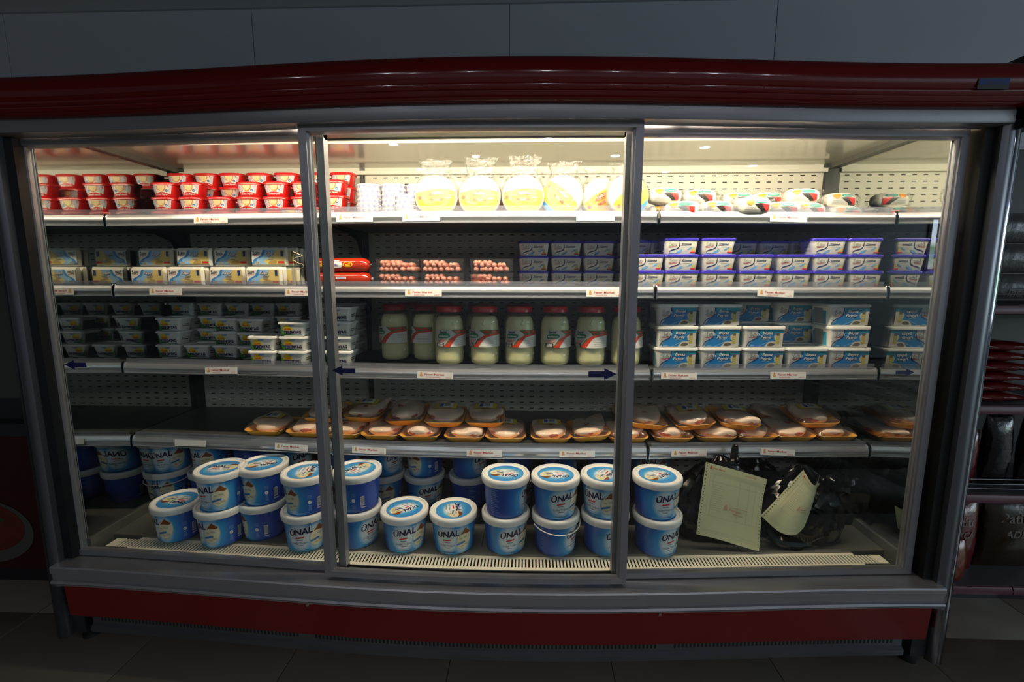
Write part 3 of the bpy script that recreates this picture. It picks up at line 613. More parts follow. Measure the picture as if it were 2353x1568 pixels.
# ---- salami logs
SR, SL = .028, .235
sb = MB(); pr = [(.006, -SL/2-.008), (.005, -SL/2), (SR*.55, -SL/2+.004), (SR*.88, -SL/2+.014), (SR, -SL/2+.030), (SR, SL/2-.030), (SR*.88, SL/2-.014), (SR*.55, SL/2-.004), (.005, SL/2), (.006, SL/2+.008)]
sb.loft([[(x, -math.cos(2*PI*i/24)*r, SR-math.sin(2*PI*i/24)*r*(-1)) for i in range(24)][::-1] for r, x in pr])
sfn = lambda u, v, e: (u, -(SR+e)*math.cos(v/SR), SR+(SR+e)*math.sin(v/SR))
def salab(kind):
    p = MB()
    if kind == 0:
        for u in (-.075, .035):
            p.shape(ell(u, .002, .020, .011, 18), 0, sfn, .0006); p.shape(ell(u, .002, .016, .008, 16), 1, sfn, .0010); p.text('ed!', u, -.003, .010, 0, sfn, .0014, .04, 0, None, 0, 1.1, 1)
        p.shape(smooth([(-.050, -.010), (.006, -.010), (.008, .010), (-.048, .010)], 4), 2, sfn, .0007, us_(-.05, .01, 3)); p.text('erpiliç', -.021, -.005, .010, 3, sfn, .0012, .03, 0, None, 0, .9, 1)
        p.shape(rect(-.045, .014, .0, .019), 2, sfn, .0007)
    else:
        p.shape(rect(-.02, .0, .022, .009), 2, sfn, .0007)
        for k in range(2): p.shape(rect(-.016, .0015+.004*k, .018, .003+.004*k), 3, sfn, .0010)
    return p.mesh('label', ['salami_yellow', 'salami', 'white', 'salami_blue'])
sc_ = MB()
for x in (-SL/2-.003, SL/2+.003): sc_.tube([(x-.004, 0, SR), (x+.004, 0, SR)], .0075, 10)
sbm = sb.mesh('casing', ['salami'], 50); scm = MB().tube([(-.004, 0, 0), (.004, 0, 0)], .0075, 10).mesh('clip', ['chrome'])
for i in range(2):
    X = x_at(852, -.42, 1.47)-SL/2-.006
    r = place('salami_log', [('casing', sbm, []), ('label', salab(1-i), [])], (X+(.0, -.004)[i], -.392, SZ[1]+i*SR*2), ('red salami log with a small white sticker, under another one', 'red salami log with yellow oval badges, lying on another')[i], 'sausage', 'salami logs')
    for s_ in (-1, 1): link('clip', scm, r, (s_*(SL/2+.004), 0, SR))
# ---- clear trays of frankfurters
FWd, FD, FH = .172, .125, .0545
ft = MB(); o_ = lambda k: rr(FWd*k, FD*k, .012, 3)
ft.loft([[(x, y, z) for x, y in o_(k)] for k, z in ((.94, 0), (.955, .002), (.99, FH-.006), (1.02, FH-.005), (1.02, FH-.003), (.985, FH-.003), (.94, .004), (.90, .003))])
ff = MB().loft([[(x, y, z) for x, y in o_(k)] for k, z in ((1.015, FH-.0025), (1.015, FH-.0015))])
fk = MB(); fr_ = .0098; fl_ = .100
fk.loft([[(r*math.cos(2*PI*i/14), y, r*math.sin(2*PI*i/14)) for i in range(14)][::-1] for r, y in ((.003, -fl_/2), (fr_*.62, -fl_/2+.003), (fr_*.9, -fl_/2+.007), (fr_, -fl_/2+.012), (fr_, fl_/2-.012), (fr_*.9, fl_/2-.007), (fr_*.62, fl_/2-.003), (.003, fl_/2))])
ftm, ffm, fkm = ft.mesh('tray', ['pet']), ff.mesh('film', ['wrap']), fk.mesh('sausage', ['frank'], 60)
for i, px in enumerate((911, 1014, 1129)):
    for L in range(2):
        Y = -.445+.004*i; z = SZ[1]+L*FH
        r = place('frankfurter_tray', [('tray', ftm, []), ('film', ffm, [])], (x_at(px, Y, z+.03), Y+FD/2, z), f'clear tray of pink frankfurters, {("lower", "upper")[L]} layer, {("next to the salami", "between the two other tray stacks", "next to the indigo lidded tubs")[i]}', 'tray', 'frankfurter trays')
        R_ = random.Random(i*2+L)
        for row, n in enumerate((7, 6, 4)):
            for k in range(n):
                x = -FWd*.42+FWd*.84*(k+.5*(row % 2)+.3)/7+R_.uniform(-.004, .004); zz = .013+row*.0165
                if row == 2 and zz > FH-.014: zz = FH-.016
                if abs(x) < FWd*.43:
                    link('sausage', fkm, r, (x, R_.uniform(-.004, .006), zz), (0, 0, R_.uniform(-.12, .12)+(.5 if (i == 2 and L == 0 and k < 2) else 0)))

# ---- strained cheese tubs with indigo lids
ZW, ZD, ZH = .131, .098, .0625
def flat_front(W0, D0, H, tap):
    def fn(u, v, e): k = tap+(1-tap)*v/H; return (u*(.3*tap+.7*k) if False else u, -D0/2*k-e, v)
    return fn
zf = flat_front(ZW, ZD, ZH, .88)
zbm = MB().loft([[(x, y, z) for x, y in rr(ZW*k, ZD*k, .012, 4)] for k, z in ((.85, 0), (.88, .003), (.985, ZH-.011), (1.0, ZH-.0105), (1.0, ZH-.008))]).mesh('body', ['suzme_body'])
zlm = MB().loft([[(x, y, z) for x, y in rr(ZW*k, ZD*k, .013, 4)] for k, z in ((1.03, ZH-.011), (1.045, ZH-.0105), (1.045, ZH-.003), (1.02, ZH-.0005), (.99, ZH), (.97, ZH-.002), (.6, ZH-.002))]).mesh('lid', ['suzme_lid'], 40)
zp = MB()
zp.text('İçim', -.050, .030, .0125, 0, zf, .0008, .045, .2, None, .10, .95); zp.text('İçim', -.0495, .0305, .0125, 5, zf, .0011, .005, .2, None, .10, .95)
zp.shape([(-.048, .0255), (-.020, .029), (-.020, .0305), (-.048, .0275)], 1, zf, .0012)
zp.shape(smooth([(-.046, .005), (-.040, .012), (-.015, .020), (-.006, .032), (-.007, ZH-.016), (-.009, ZH-.016), (-.010, .032), (-.018, .023), (-.042, .015)], 4), 2, zf, .0007)
zp.text('Süzme', -.001, .033, .0098, 2, zf, .0009, .02, .35, None, .02, 1.05); zp.shape(rect(.006, .0275, .030, .029), 4, zf, .0008)
zp.shape(smooth([(.022, .017), (.038, .028), (.040, .024), (.030, .017)], 4), 3, zf, .0007); zp.shape(smooth([(-.022, .004), (-.008, .015), (.004, .018), (.0, .010), (-.010, .005)], 4), 3, zf, .0007)
zp.shape(smooth([(.041, .010), (.049, .010), (.050, .021), (.045, .026), (.040, .021)], 4), 6, zf, .0008); zp.shape(ell(.045, .0265, .0035, .003, 10), 4, zf, .0010)
zp.shape(rect(.034, .005, .053, .0095), 1, zf, .0009); zp.shape(rect(-.045, .0035, -.028, .0055), 3, zf, .0008)
for k in range(7): zp.add([(-ZW/2*(.90+.10*((.012+.005*k)/ZH))-.0006, y, .012+.005*k+dz) for y, dz in ((.03, 0), (-.028, 0), (-.028, .0018), (.03, .0018))], [(0, 1, 2, 3)], 4)
SUZ = [('body', zbm, []), ('lid', zlm, []), ('label', zp.mesh('label', ['logo_dark', 'logo_red', 'suzme_navy', 'suzme_blue', 'suzme_grey', 'white', 'suzme_gold']), [])]
gz = 'indigo lidded cheese tubs'
for i, px in enumerate((1226, 1301, 1376)):
    stack('strained_cheese_tub', SUZ, px, -.285, SZ[1], ZH, range(3), ZD, lambda L: f'white tub with indigo lid, {LAY[L]} layer, {ORD[i]} stack from the frankfurter trays', 'tub', gz, 0, .001, .01)
for i, (px, Y, ls) in enumerate(((1488, -.43, 2), (1567, -.43, 3), (1652, -.425, 3), (1739, -.42, 2), (1826, -.415, 2), (1908, -.408, 3), (1990, -.40, 3))):
    stack('strained_cheese_tub', SUZ, px, Y, SZ[1], ZH, range(ls), ZD, lambda L: f'white tub with indigo lid, front row, {LAY[L]} layer, {ORD[i]} stack from the door stile', 'tub', gz, 0, .001, .01)
for i, (px, Y, ls) in enumerate(((1462, -.315, 3), (1706, -.27, 3), (1780, -.27, 3), (1853, -.265, 3), (1530, -.30, 3), (1615, -.30, 2), (1450, -.20, 2), (1925, -.26, 3))):
    stack('strained_cheese_tub', SUZ, px, Y, SZ[1], ZH, range(ls), ZD, lambda L: f'white tub with indigo lid, back row, {LAY[L]} layer, behind the {("door stile", "third gap", "fourth front one", "fifth front one", "second front one", "third front one", "stack behind the stile", "sixth front one")[i]}', 'tub', gz, 0, .001, .02)

# ---- margarine tubs
MW, MD, MH = .112, .088, .0605
mf = flat_front(MW, MD, MH, .80)
mbm = MB().loft([[(x, y, z) for x, y in rr(MW*k, MD*k, .012, 4)] for k, z in ((.77, 0), (.80, .003), (.955, MH-.011))]).mesh('body', ['white'])
mlm = MB().loft([[(x, y, z) for x, y in rr(MW*k, MD*k, .013, 4)] for k, z in ((1.03, MH-.0105), (1.06, MH-.010), (1.06, MH-.004), (1.02, MH-.001), (.98, MH), (.95, MH-.002), (.5, MH-.002))]).mesh('lid', ['white_gloss'], 40)
mp = MB()
mp.shape([(-.044, .003), (-.048, MH-.014), (-.043, .030), (-.030, .012), (.0, .0075), (.043, .004), (.043, .003)], 0, mf, .0005)
mp.shape(smooth([(-.044, .003), (-.03, .008), (.0, .0065), (.042, .0045)], 4, False)+[(.042, .003)], 1, mf, .0007)
mp.shape(smooth([(-.036, .026), (-.030, .044), (-.020, MH-.012), (-.006, .042), (.0, .026)], 5), 2, mf, .0005)
mp.shape([(-.014, MH-.012), (.014, MH-.012), (.006, .042), (-.010, .040)], 3, mf, .0006)
mp.text('ÜLKER', -.018, .0265, .0065, 4, mf, .0010, .035, .1, None, .03, 1.0, 1)
mp.text('TEREMYAG', .0, .0105, .0125, 5, mf, .0010, .045, .08, None, .03, .83, 1); mp.shape(rect(.018, .006, .038, .0075), 3, mf, .0010)
for k in range(2): mp.add([(MW/2*.885+.0006, y, .020+.007*k+dz) for y, dz in ((-.022, 0), (.018, 0), (.018, .003), (-.022, .003))], [(0, 1, 2, 3)], 6)
mp.add([(-(MW/2*(.80+.2*z/MH)+.0006), y, z) for y, z in ((.03, .004), (-.030, .004), (-.030, MH-.016), (.03, MH-.016))], [(0, 1, 2, 3)], 1)
TER = [('body', mbm, []), ('lid', mlm, []), ('label', mp.mesh('label', ['terem_green', 'terem_dkgreen', 'terem_yellow', 'terem_sky', 'terem_red', 'terem_navy', 'jl_dark']), [])]
gm = 'white margarine tubs'
for i, (px, Y, ls) in enumerate(((385, -.27, 3), (450, -.275, 1), (515, -.28, 3), (574, -.30, 3), (600, -.425, 2), (670, -.425, 3), (775, -.415, 4))):
    where = ('next to the mirrored end', 'single one beside the mirrored end stack', 'third stack from the mirrored end', 'fourth stack from the mirrored end', 'pulled forward, fifth from the mirrored end', 'pulled forward beside the door stile', 'end stack facing the cheese jars')[i]
    stack('margarine_tub', TER, px, Y, SZ[2], MH, range(ls), MD, lambda L: f'white margarine tub, {LAY[L]} layer, {where}', 'tub', gm, 0, .002, .03)
for i, (px, ls) in enumerate(((415, 4), (480, 4), (542, 4), (601, 4), (660, 4), (735, 4), (800, 4), (352, 4))):
    stack('margarine_tub', TER, px, -.165, SZ[2], MH, range(ls), MD, lambda L: f'white margarine tub in the shaded back row, {LAY[L]} layer, stack {("second", "third", "fourth", "fifth", "sixth", "seventh", "eighth", "first")[i]} from mirrored end', 'tub', gm, 0, .002, .03)

# ---- brined cheese jars
JH = .247
jprof = [(.045, 0), (.058, .003), (.065, .014), (.067, .030), (.067, .066), (.0645, .069), (.0645, .073), (.067, .077), (.067, .158), (.0648, .161), (.0648, .165), (.067, .170), (.066, .190), (.060, .207), (.052, .218), (.047, .222), (.047, .226)]
jb = MB(); n = 48; rings = []
for r, z in jprof:
    rib = .0012 if (.172 < z < .215 or .006 < z < .05) else 0
    rings.append([((r+rib*math.cos(i*PI))*math.cos(2*PI*i/n), (r+rib*math.cos(i*PI))*math.sin(2*PI*i/n), z) for i in range(n)])
jb.loft(rings, 0, True, False)
jl = MB().lathe([(.0515, .222), (.0525, .223), (.0525, .243), (.050, JH-.001), (.046, JH), (.01, JH)], 40)
ji = MB().lathe([(.043, .004), (.056, .012), (.0585, .03), (.0585, .155), (.055, .185), (.046, .203), (.02, .205)], 24)
jc = MB(); R_ = random.Random(11)
for k in range(20):
    a = 2*PI*k/20*7.3; z = .026+.160*k/20; M = Matrix.Translation((.0375*math.cos(a), .0375*math.sin(a), z)) @ Matrix.Rotation(R_.uniform(0, 3), 4, 'Z') @ Matrix.Rotation(R_.uniform(-.7, .7), 4, 'X')
    s1, s2, s3 = R_.uniform(.014, .020), R_.uniform(.014, .019), R_.uniform(.010, .018)
    jc.loft([[tuple(M @ Vector((x, y, zz))) for x, y in rr(2*s1*q, 2*s2*q, .008, 2)] for zz, q in ((-s3, .8), (-s3*.7, 1), (s3*.7, 1), (s3, .8))])
RL = .0672
def jfn(u, v, e): a = u/RL; return ((RL+e)*math.sin(a), -(RL+e)*math.cos(a), v)
jp = MB(); ju = us_(-.01, .17, 30)
jp.shape(rect(0, .082, .155, .152), 0, jfn, .0006, ju)
jp.shape([(.030, .082), (.058, .082), (.075, .112), (.098, .130), (.155, .136), (.155, .152), (.062, .152), (.085, .132), (.055, .115)], 2, jfn, .0009, ju)
jp.shape(smooth([(.036, .082), (.060, .112), (.086, .132), (.155, .140)], 6, False)+[(.155, .132)]+smooth([(.155, .132), (.095, .124), (.074, .106), (.058, .082)], 6, False), 3, jfn, .0012, ju)
jp.shape([(.056, .082)]+smooth([(.058, .082), (.074, .106), (.095, .124), (.155, .132)], 6, False)+[(.155, .082)], 6, jfn, .0014, ju)
jp.shape(smooth([(.006, .122), (.010, .133), (.026, .137), (.050, .137), (.058, .130), (.052, .121), (.030, .118), (.012, .117)], 4), 1, jfn, .0013, ju)
jp.text('enderun', .031, .1235, .0085, 6, jfn, .0018, .035, .2, ju, 0, 1.0, 1)
jp.text('Şevval', .030, .140, .009, 4, jfn, .0016, .05, .1, ju, .05, .9, 1); jp.shape(rect(.004, .152, .060, .1525), 0, jfn, .0005, ju)
for k in range(2): jp.shape(rect(.006, .108-.006*k, .046-.006*k, .112-.006*k), 5, jfn, .0012, ju)
jp.shape(rect(.0, .083, .034, .0995), 4, jfn, .0013, ju); jp.shape(rect(.005, .0845, .029, .0925), 6, jfn, .0016, ju); jp.shape(rect(.006, .095, .028, .097), 6, jfn, .0016, ju)
for k in range(11): jp.shape(rect(.006+.002*k, .0855, .007+.002*k, .0915), 7, jfn, .0019)
jp.shape(rect(.034, .083, .048, .091), 3, jfn, .0014, ju)
for k in range(5): jp.shape(rect(.078+.003*(4-k), .090+.007*k, .145, .0908+.007*k), 7, jfn, .0018, ju)
for u in (.075, .110): jp.shape(smooth([(u, .146), (u+.018, .150), (u+.030, .143), (u+.012, .140)], 4), 3, jfn, .0016, ju)
JAR = [('jar', jb.mesh('jar', ['jar_wall'], 60), []), ('contents', ji.mesh('contents', ['brine'], 60), [('cheese_chunks', jc.mesh('cheese_chunks', ['chunk']))]), ('label', jp.mesh('label', ['jl_grey', 'jl_green', 'jl_olive', 'jl_red', 'jl_dark', 'jl_pink', 'white', 'jl_line'], 60), []), ('lid', jl.mesh('lid', ['jar_lid'], 40), [])]
bpy.data.objects  # chunks are pieces floating in brine, too many to pick apart
def jar(px, Y, a, lab):
    r = place('brine_jar', JAR, (x_at(px, Y, 1.2), Y, SZ[2]), lab, 'jar', 'brined cheese jars', math.radians(a))
    for c in r.children:
        for d in c.children: d['kind'] = 'stuff'
for i, (px, a) in enumerate(((1033, -38), (1114, -66), (1194, -53), (1275, -37), (1357, -71), (1438, -37))):
    jar(px, -.358, a, f'clear jar of white cheese with red lid, front row, {ORD[i]} from the margarine tubs')
for i, (px, Y, a) in enumerate(((908, -.262, -70), (981, -.262, -100), (1100, -.20, -50), (1190, -.20, -60), (1020, -.12, 0), (940, -.12, 30))):
    jar(px, Y, a, ('clear cheese jar standing alone next to the margarine tubs', 'clear cheese jar half hidden behind the first front jar', 'clear cheese jar behind the second front jar', 'clear cheese jar behind the third front jar', 'clear cheese jar against the back panel, second from the margarine', 'clear cheese jar against the back panel, first from the margarine')[i])

# ---- white cheese tubs with blue print
YW, YD, YH = .162, .128, .0865
_yf = flat_front(YW, YD, YH, .92); yf_ = lambda u, v, e: _yf(.0735-(.0735-u)*1.10, v, e)
ybm = MB().loft([[(x, y, z) for x, y in rr(YW*k, YD*k, .016, 5)] for k, z in ((.89, 0), (.92, .003), (.985, YH-.013))]).mesh('body', ['white'])
ylm = MB().loft([[(x, y, z) for x, y in rr(YW*k, YD*k, .018, 5)] for k, z in ((1.02, YH-.0125), (1.05, YH-.012), (1.05, YH-.003), (1.03, YH-.0005), (1.0, YH), (.975, YH-.0025), (.6, YH-.0025))]).mesh('lid', ['white_gloss'], 40)
yp = MB(); yl, yr_ = -.062, .0735; yt = YH-.014
yp.shape([(-.050, .004), (yr_, .004), (yr_, yt), (-.014, yt), (-.018, .045), (-.030, .032)], 0, yf_, .0006)
yp.shape([(-.016, yt), (yr_, yt), (yr_, yt-.012), (.03, yt-.014), (.0, yt-.022)], 1, yf_, .0009)
yp.shape(smooth([(-.052, .004), (-.045, .020), (-.020, .036), (-.012, .050), (-.013, yt)], 6, False)+[(-.0165, yt), (-.016, .050), (-.024, .039), (-.048, .023), (-.056, .004)], 3, yf_, .0010)
yp.shape(smooth([(.010, .004), (.024, .022), (.048, .026), (yr_, .030)], 4, False)+[(yr_, .004)], 4, yf_, .0009); yp.shape([(.045, .030), (yr_, .026), (yr_, yt-.014), (.050, yt-.016), (.041, .045)], 4, yf_, .0011)
yp.shape(smooth([(.020, .008), (.030, .020), (.046, .016), (.040, .007)], 4), 6, yf_, .0012)
for k in range(6): yp.shape([(-.012+.006*k, .005+.003*k), (-.006+.006*k, .006+.003*k), (-.002+.006*k, .012+.003*k)], 2, yf_, .0011)
yp.text('İçim', -.049, .043, .0155, 7, yf_, .0012, .045, .2, None, .10, .95); yp.text('İçim', -.0485, .0435, .0155, 9, yf_, .0015, .004, .2, None, .10, .95); yp.shape([(-.045, .0375), (-.018, .041), (-.018, .043), (-.046, .0395)], 8, yf_, .0016)
for e_, bo, mm in ((.0014, .10, 3), (.0018, .02, 9)):
    yp.text('Beyaz', .000, .054, .0115, mm, yf_, e_, bo, .2, None, 0, .98); yp.text('Peynir', -.006, .037, .0115, mm, yf_, e_, bo, .2, None, 0, .98)
yp.text('Tam Yağlı', .012, .0295, .0045, 2, yf_, .0014, .02, .1, None, 0, 1, 1)
yp.shape([(.049, .018), (.053, .016), (.057, .018), (.061, .017), (.061, .050), (.049, .050)], 5, yf_, .0014); yp.shape(ell(.055, .054, .0065, .0065, 14), 6, yf_, .0016)
for k in range(3): yp.shape(rect(.051, .026+.008*k, .059, .029+.008*k), 4, yf_, .0017)
yp.shape(rect(-.040, .006, -.026, .009), 2, yf_, .0012)
xs_ = lambda z: -(YW/2*(.92+.065*z/YH)+.0006)
yp.add([(xs_(z), y, z) for y, z in ((.045, .006), (-.042, .006), (-.042, yt), (.045, yt))], [(0, 1, 2, 3)], 1)
yp.add([(xs_(z)-.0003, y, z) for y, z in ((.036, .008), (-.026, .008), (-.020, yt-.004), (.036, yt-.004))], [(0, 1, 2, 3)], 10)
BEY = [('body', ybm, []), ('lid', ylm, []), ('label', yp.mesh('label', ['bz_blue', 'bz_teal', 'bz_light', 'bz_navy', 'bz_stone', 'bz_gold', 'bz_brown', 'logo_dark', 'logo_red', 'white', 'jl_line']), [])]
gb = 'blue and white cheese tubs'
for i, (px, Y, ls) in enumerate(((1556, -.428, 3), (1656, -.422, 3), (1756, -.418, 2), (1856, -.412, 1), (1954, -.405, 3))):
    stack('white_cheese_tub', BEY, px, Y, SZ[2], YH, range(ls), YD, lambda L: f'blue and white cheese tub, front row, {LAY[L]} layer, {ORD[i]} stack from the cheese jars', 'tub', gb, 0, .002, .015)
for i, (px, ls) in enumerate(((1548, 3), (1640, 2), (1728, 3), (1826, 3), (1924, 3))):
    stack('white_cheese_tub', BEY, px, -.262, SZ[2], YH, range(ls), YD, lambda L: f'blue and white cheese tub, shaded back row, {LAY[L]} layer, {ORD[i]} stack from the cheese jars', 'tub', gb, 0, .002, .02)

# ---- chicken on foam trays
CW, CD, CH = .166, .205, .028
ct = MB(); o_ = lambda k, kd=None: rr(CW*k, CD*(kd or k), .030, 5)
ct.loft([[(x, y, z) for x, y in r] for r, z in ((o_(.74, .80), 0), (o_(.80, .84), .002), (o_(.985), CH-.003), (o_(1.0), CH-.001), (o_(.99), CH), (o_(.94, .95), CH-.004), (o_(.76, .80), .006), (o_(.4), .005))])
def chick(seed):
    R = random.Random(seed); bm = bmesh.new(); bmesh.ops.create_icosphere(bm, subdivisions=4, radius=1)
    lobes = [(Vector((R.uniform(-.9, .9), R.uniform(-1, 1), R.uniform(.1, .9))).normalized(), R.uniform(.15, .42), R.uniform(3, 9)) for _ in range(9)]
    mb = MB()
    for v in bm.verts:
        d = v.co.normalized(); k = .74+sum(a*math.exp(-s*(1-d.dot(c))*2) for c, a, s in lobes)*.72
        x, y, z = d.x*CW*.54*k, d.y*CD*.52*k, d.z*.035*k
        x = max(-CW*.455, min(CW*.455, x)); y = max(-CD*.46, min(CD*.46, y)); mb.v.append((x, y, max(.010, .026+z)))
    for f in bm.faces:
        c = f.calc_center_median(); mb.f.append([v.index for v in f.verts]); mb.m.append(1 if (math.sin(c.x*6+seed)+math.sin(c.y*8+seed*2)+math.sin(c.z*7)) > 1.75 else 0)
    bm.free(); return mb.mesh('chicken', ['chicken', 'chicken_red'], 70)
cf = MB(); cf.loft([[(x, y, z) for x, y in o_(k)] for k, z in ((1.003, CH-.002), (.99, CH+.003), (.93, CH+.014), (.80, CH+.025), (.55, CH+.031), (.2, CH+.032))], 0, False, True)
cl_ = MB(); cl_.loft([[(x, -.026+s*.050, CH+.0315+.006*(1-(x/.05)**2)+s*.004) for x in lins(-.046, .046, 8)] for s in (0, 1)], 0, False, False, False)
cl_.loft([[(x, -.026+s*.050, CH+.0322+.006*(1-(x/.05)**2)+s*.004) for x in lins(-.030, .030, 8)] for s in (.08, .92)], 1, False, False, False)
for k in range(7): cl_.add([(-.004+.0035*k+dx, -.026+s*.05, CH+.0392+s*.004) for dx, s in ((0, .3), (.0016, .3), (.0016, .8), (0, .8))], [(0, 1, 2, 3)], 2)
cl_.add([(x, -.026+s*.05, CH+.0390+s*.004) for x, s in ((-.026, .2), (-.012, .2), (-.010, .8), (-.024, .8))], [(0, 1, 2, 3)], 3)
ctm, cfm, clm = ct.mesh('tray', ['foam'], 50), cf.mesh('film', ['wrap'], 60), cl_.mesh('label', ['ct_yellow', 'paper', 'logo_dark', 'tin_blue'], 60)
CK = [chick(s) for s in range(6)]
def tray(px, Y, z, i, lab, rz=0, rx=0, ry=0, label=False):
    sp = [('tray', ctm, []), ('chicken', CK[i % 6], []), ('film', cfm, [])]+([('label', clm, [])] if label else [])
    place('chicken_tray', sp, (x_at(px, Y, z+.01), Y+CD/2*.9, z), lab, 'tray', 'trays of chicken', rz, rx, ry)
W1 = (603, 699, 783, 873, 962, 1065, 1160, 1266, 1358, 1444, 1549, 1649, 1742, 1832, 1925)
L1 = (1, 1, 1, 0, 1, 0, 1, 1, 0, 0, 0, 0, 0, 0, 0)
for i, px in enumerate(W1):
    Y = FS(x_at(px, -.45, .8))+.022; kw = {}
    z = SZ[3]
    if i == 8: kw = dict(ry=-.09, rx=.03); z += .012
    tray(px, Y, z, i, f'chicken on orange foam tray, lower layer, {ORD[i]} counted from the empty shelf end', random.uniform(-.05, .05), label=L1[i], **kw)
W2 = ((735, -.40, 1, 0), (831, -.385, 2, 1), (926, -.42, 4, 0), (1017, -.44, 0, 1), (1112, -.435, 3, 1), (1488, -.43, 2, 0), (1600, -.43, 1, 1), (1705, -.42, 5, 1), (1887, -.385, 4, 1))
for i, (px, Y, k, lb_) in enumerate(W2):
    tray(px, Y, SZ[3]+.057, k, f'chicken on orange foam tray, stacked on top, {ORD[i]} counted from the empty shelf end', random.uniform(-.06, .06), .06, (.0, 0, -.04, 0, 0, .10, -.09, .06, -.03)[i], lb_)
W3 = ((780, -.22), (960, -.21), (1460, -.20), (1560, -.21), (1690, -.21), (1800, -.21), (1925, -.20))
for i, (px, Y) in enumerate(W3):
    tray(px, Y, SZ[3], i+1, f'chicken on orange foam tray at the back of the shelf, {ORD[i]} from the empty end', random.uniform(-.08, .08))

# ---- yoghurt buckets
UB, UT, UL, UHt, ULH = .0745, .0860, .0935, .134, .150
ur = lambda z: UB+(UT-UB)*z/UHt
ub = MB(); n = 56; zs = [0, .004]+lins(.012, UHt, 10)
for j, z in enumerate(zs):
    for i in range(n):
        a = 2*PI*i/n; r = ur(z)-(.003 if j == 0 else 0); ub.v.append((r*math.sin(a), -r*math.cos(a), z))
        t = ((a+PI) % (2*PI))-PI                       # angle from the front of the print
        d1 = math.hypot(t/.62, (z-.066)/.062); d2 = math.hypot((t-.78)/.46, (z-.060)/.062)
        d = min(d1, d2*.86+.12)
        ub.glow[len(ub.v)-1] = min(1, d*.60+.02) if d < 1 else min(1, .62+(d-1)*.30)
for j in range(len(zs)-1):
    for i in range(n):
        k = (i+1) % n; ub.f.append([j*n+i, j*n+k, (j+1)*n+k, (j+1)*n+i]); ub.m.append(0)
ub.f.append(list(range(n-1, -1, -1))); ub.m.append(0)
ufn = lambda u, v, e: ((ur(v)+e)*math.sin(u/.081), -(ur(v)+e)*math.cos(u/.081), v)
up_ = MB(); uu = us_(-.25, .25, 60)
up_.text('ÜNAL', -.0375, .071, .0242, 5, ufn, .0006, .085, .22, uu, .12, .98, 0, .25); up_.text('ÜNAL', -.0365, .0715, .0242, 0, ufn, .0010, .036, .22, uu, .12, .98, 0, .25)
up_.shape([(-.014, .0645), (.018, .0675), (.014, .0615), (-.016, .0585)], 1, ufn, .0010, uu)
up_.text('Doğal Yoğurt', .001, .037, .0080, 4, ufn, .0008, .01, 0, uu, .03, .95, 1)
for k, (a, b, z) in enumerate(((-.012, .012, .052), (-.010, .012, .029))): up_.shape(rect(a, z, b, z+.0022), 4, ufn, .0007, uu)
up_.shape(rect(-.024, .0095, .030, .0125), 4, ufn, .0007, uu)
pc = .066
up_.shape(ell(pc, .060, .031, .044, 26, -.25), 7, ufn, .0007, uu); up_.shape(ell(pc+.0015, .061, .028, .040, 26, -.25), 3, ufn, .0010, uu)
up_.shape(smooth([(pc-.014, .083), (pc-.002, .098), (pc+.006, .108), (pc+.013, .100), (pc+.026, .088), (pc+.016, .082), (pc, .085)], 4), 2, ufn, .0014, uu)
for k, (du, v, a) in enumerate(((-.012, .066, .007), (.006, .070, .009), (-.004, .052, .006), (.012, .040, .010), (-.006, .034, .008))): up_.shape(ell(pc+du, v, a, a*.5, 12), 8, ufn, .0014, uu)
up_.shape([(pc-.026, .040), (pc+.006, .047), (pc+.006, .055), (pc-.027, .048)], 6, ufn, .0017, uu)
u0 = .135                                              # small print, seal and bar code round the side
up_.shape(ell(u0, .052, .0065, .0075, 14), 5, ufn, .0007, uu); up_.shape(smooth([(u0-.003, .052), (u0, .049), (u0+.004, .056), (u0, .0515)], 3), 9, ufn, .0010)
for k in range(4): up_.shape(rect(u0-.008, .066+.004*k, u0+.008, .068+.004*k), 9, ufn, .0006, uu); up_.shape(rect(u0-.004-.001*k, .036-.006*k, u0+.004+.001*k, .040-.006*k), 9, ufn, .0006, uu)
up_.shape(rect(u0+.026, .028, u0+.041, .066), 5, ufn, .0007, uu)
for k in range(10): up_.shape(rect(u0+.0275, .031+.0034*k, u0+.0395, .0329+.0034*k), 0, ufn, .0010, uu)
up_.text('3000g', u0+.026, .018, .006, 5, ufn, .0008, .03, 0, uu)
for k in range(14): up_.shape(rect(-.165, .020+.0075*k, -.130-.006*(k % 3), .0222+.0075*k), 9, ufn, .0006, uu)
ul_ = MB().lathe([(.0855, UHt-.012), (.0917, UHt-.012), (.0926, UHt-.010), (UL, UHt+.004), (UL, UHt+.010), (.0917, ULH-.002), (.0898, ULH), (.0840, ULH), (.0820, ULH-.004), (.0800, ULH-.0055), (.03, ULH-.0055)], 56, 0, False, True)
ud = MB(); ud.v.append((0, 0, ULH-.005)); ud.glow[0] = 0
for j, r in enumerate((.02, .036, .05, .060, .0695)):
    for i in range(40):
        a = 2*PI*i/40; x, y = r*math.cos(a), r*math.sin(a); ud.v.append((x, y, ULH-.005)); ud.glow[len(ud.v)-1] = min(1, math.hypot(x/.070, (y+.002)/.052))
for i in range(40): ud.f.append([0, 1+i, 1+(i+1) % 40]); ud.m.append(0)
for j in range(4):
    for i in range(40): ud.f.append([1+j*40+i, 1+(j+1)*40+i, 1+(j+1)*40+(i+1) % 40, 1+j*40+(i+1) % 40]); ud.m.append(0)
dfn = lambda u, v, e: (u, v, ULH-.005+e)
dp_ = MB()
dp_.text('ÜNAL', -.050, .006, .018, 0, dfn, .0008, .035, .22, None, .08, 1.0, 0, .2); dp_.shape([(-.030, .0005), (-.002, .003), (-.006, -.003), (-.032, -.005)], 1, dfn, .0008)
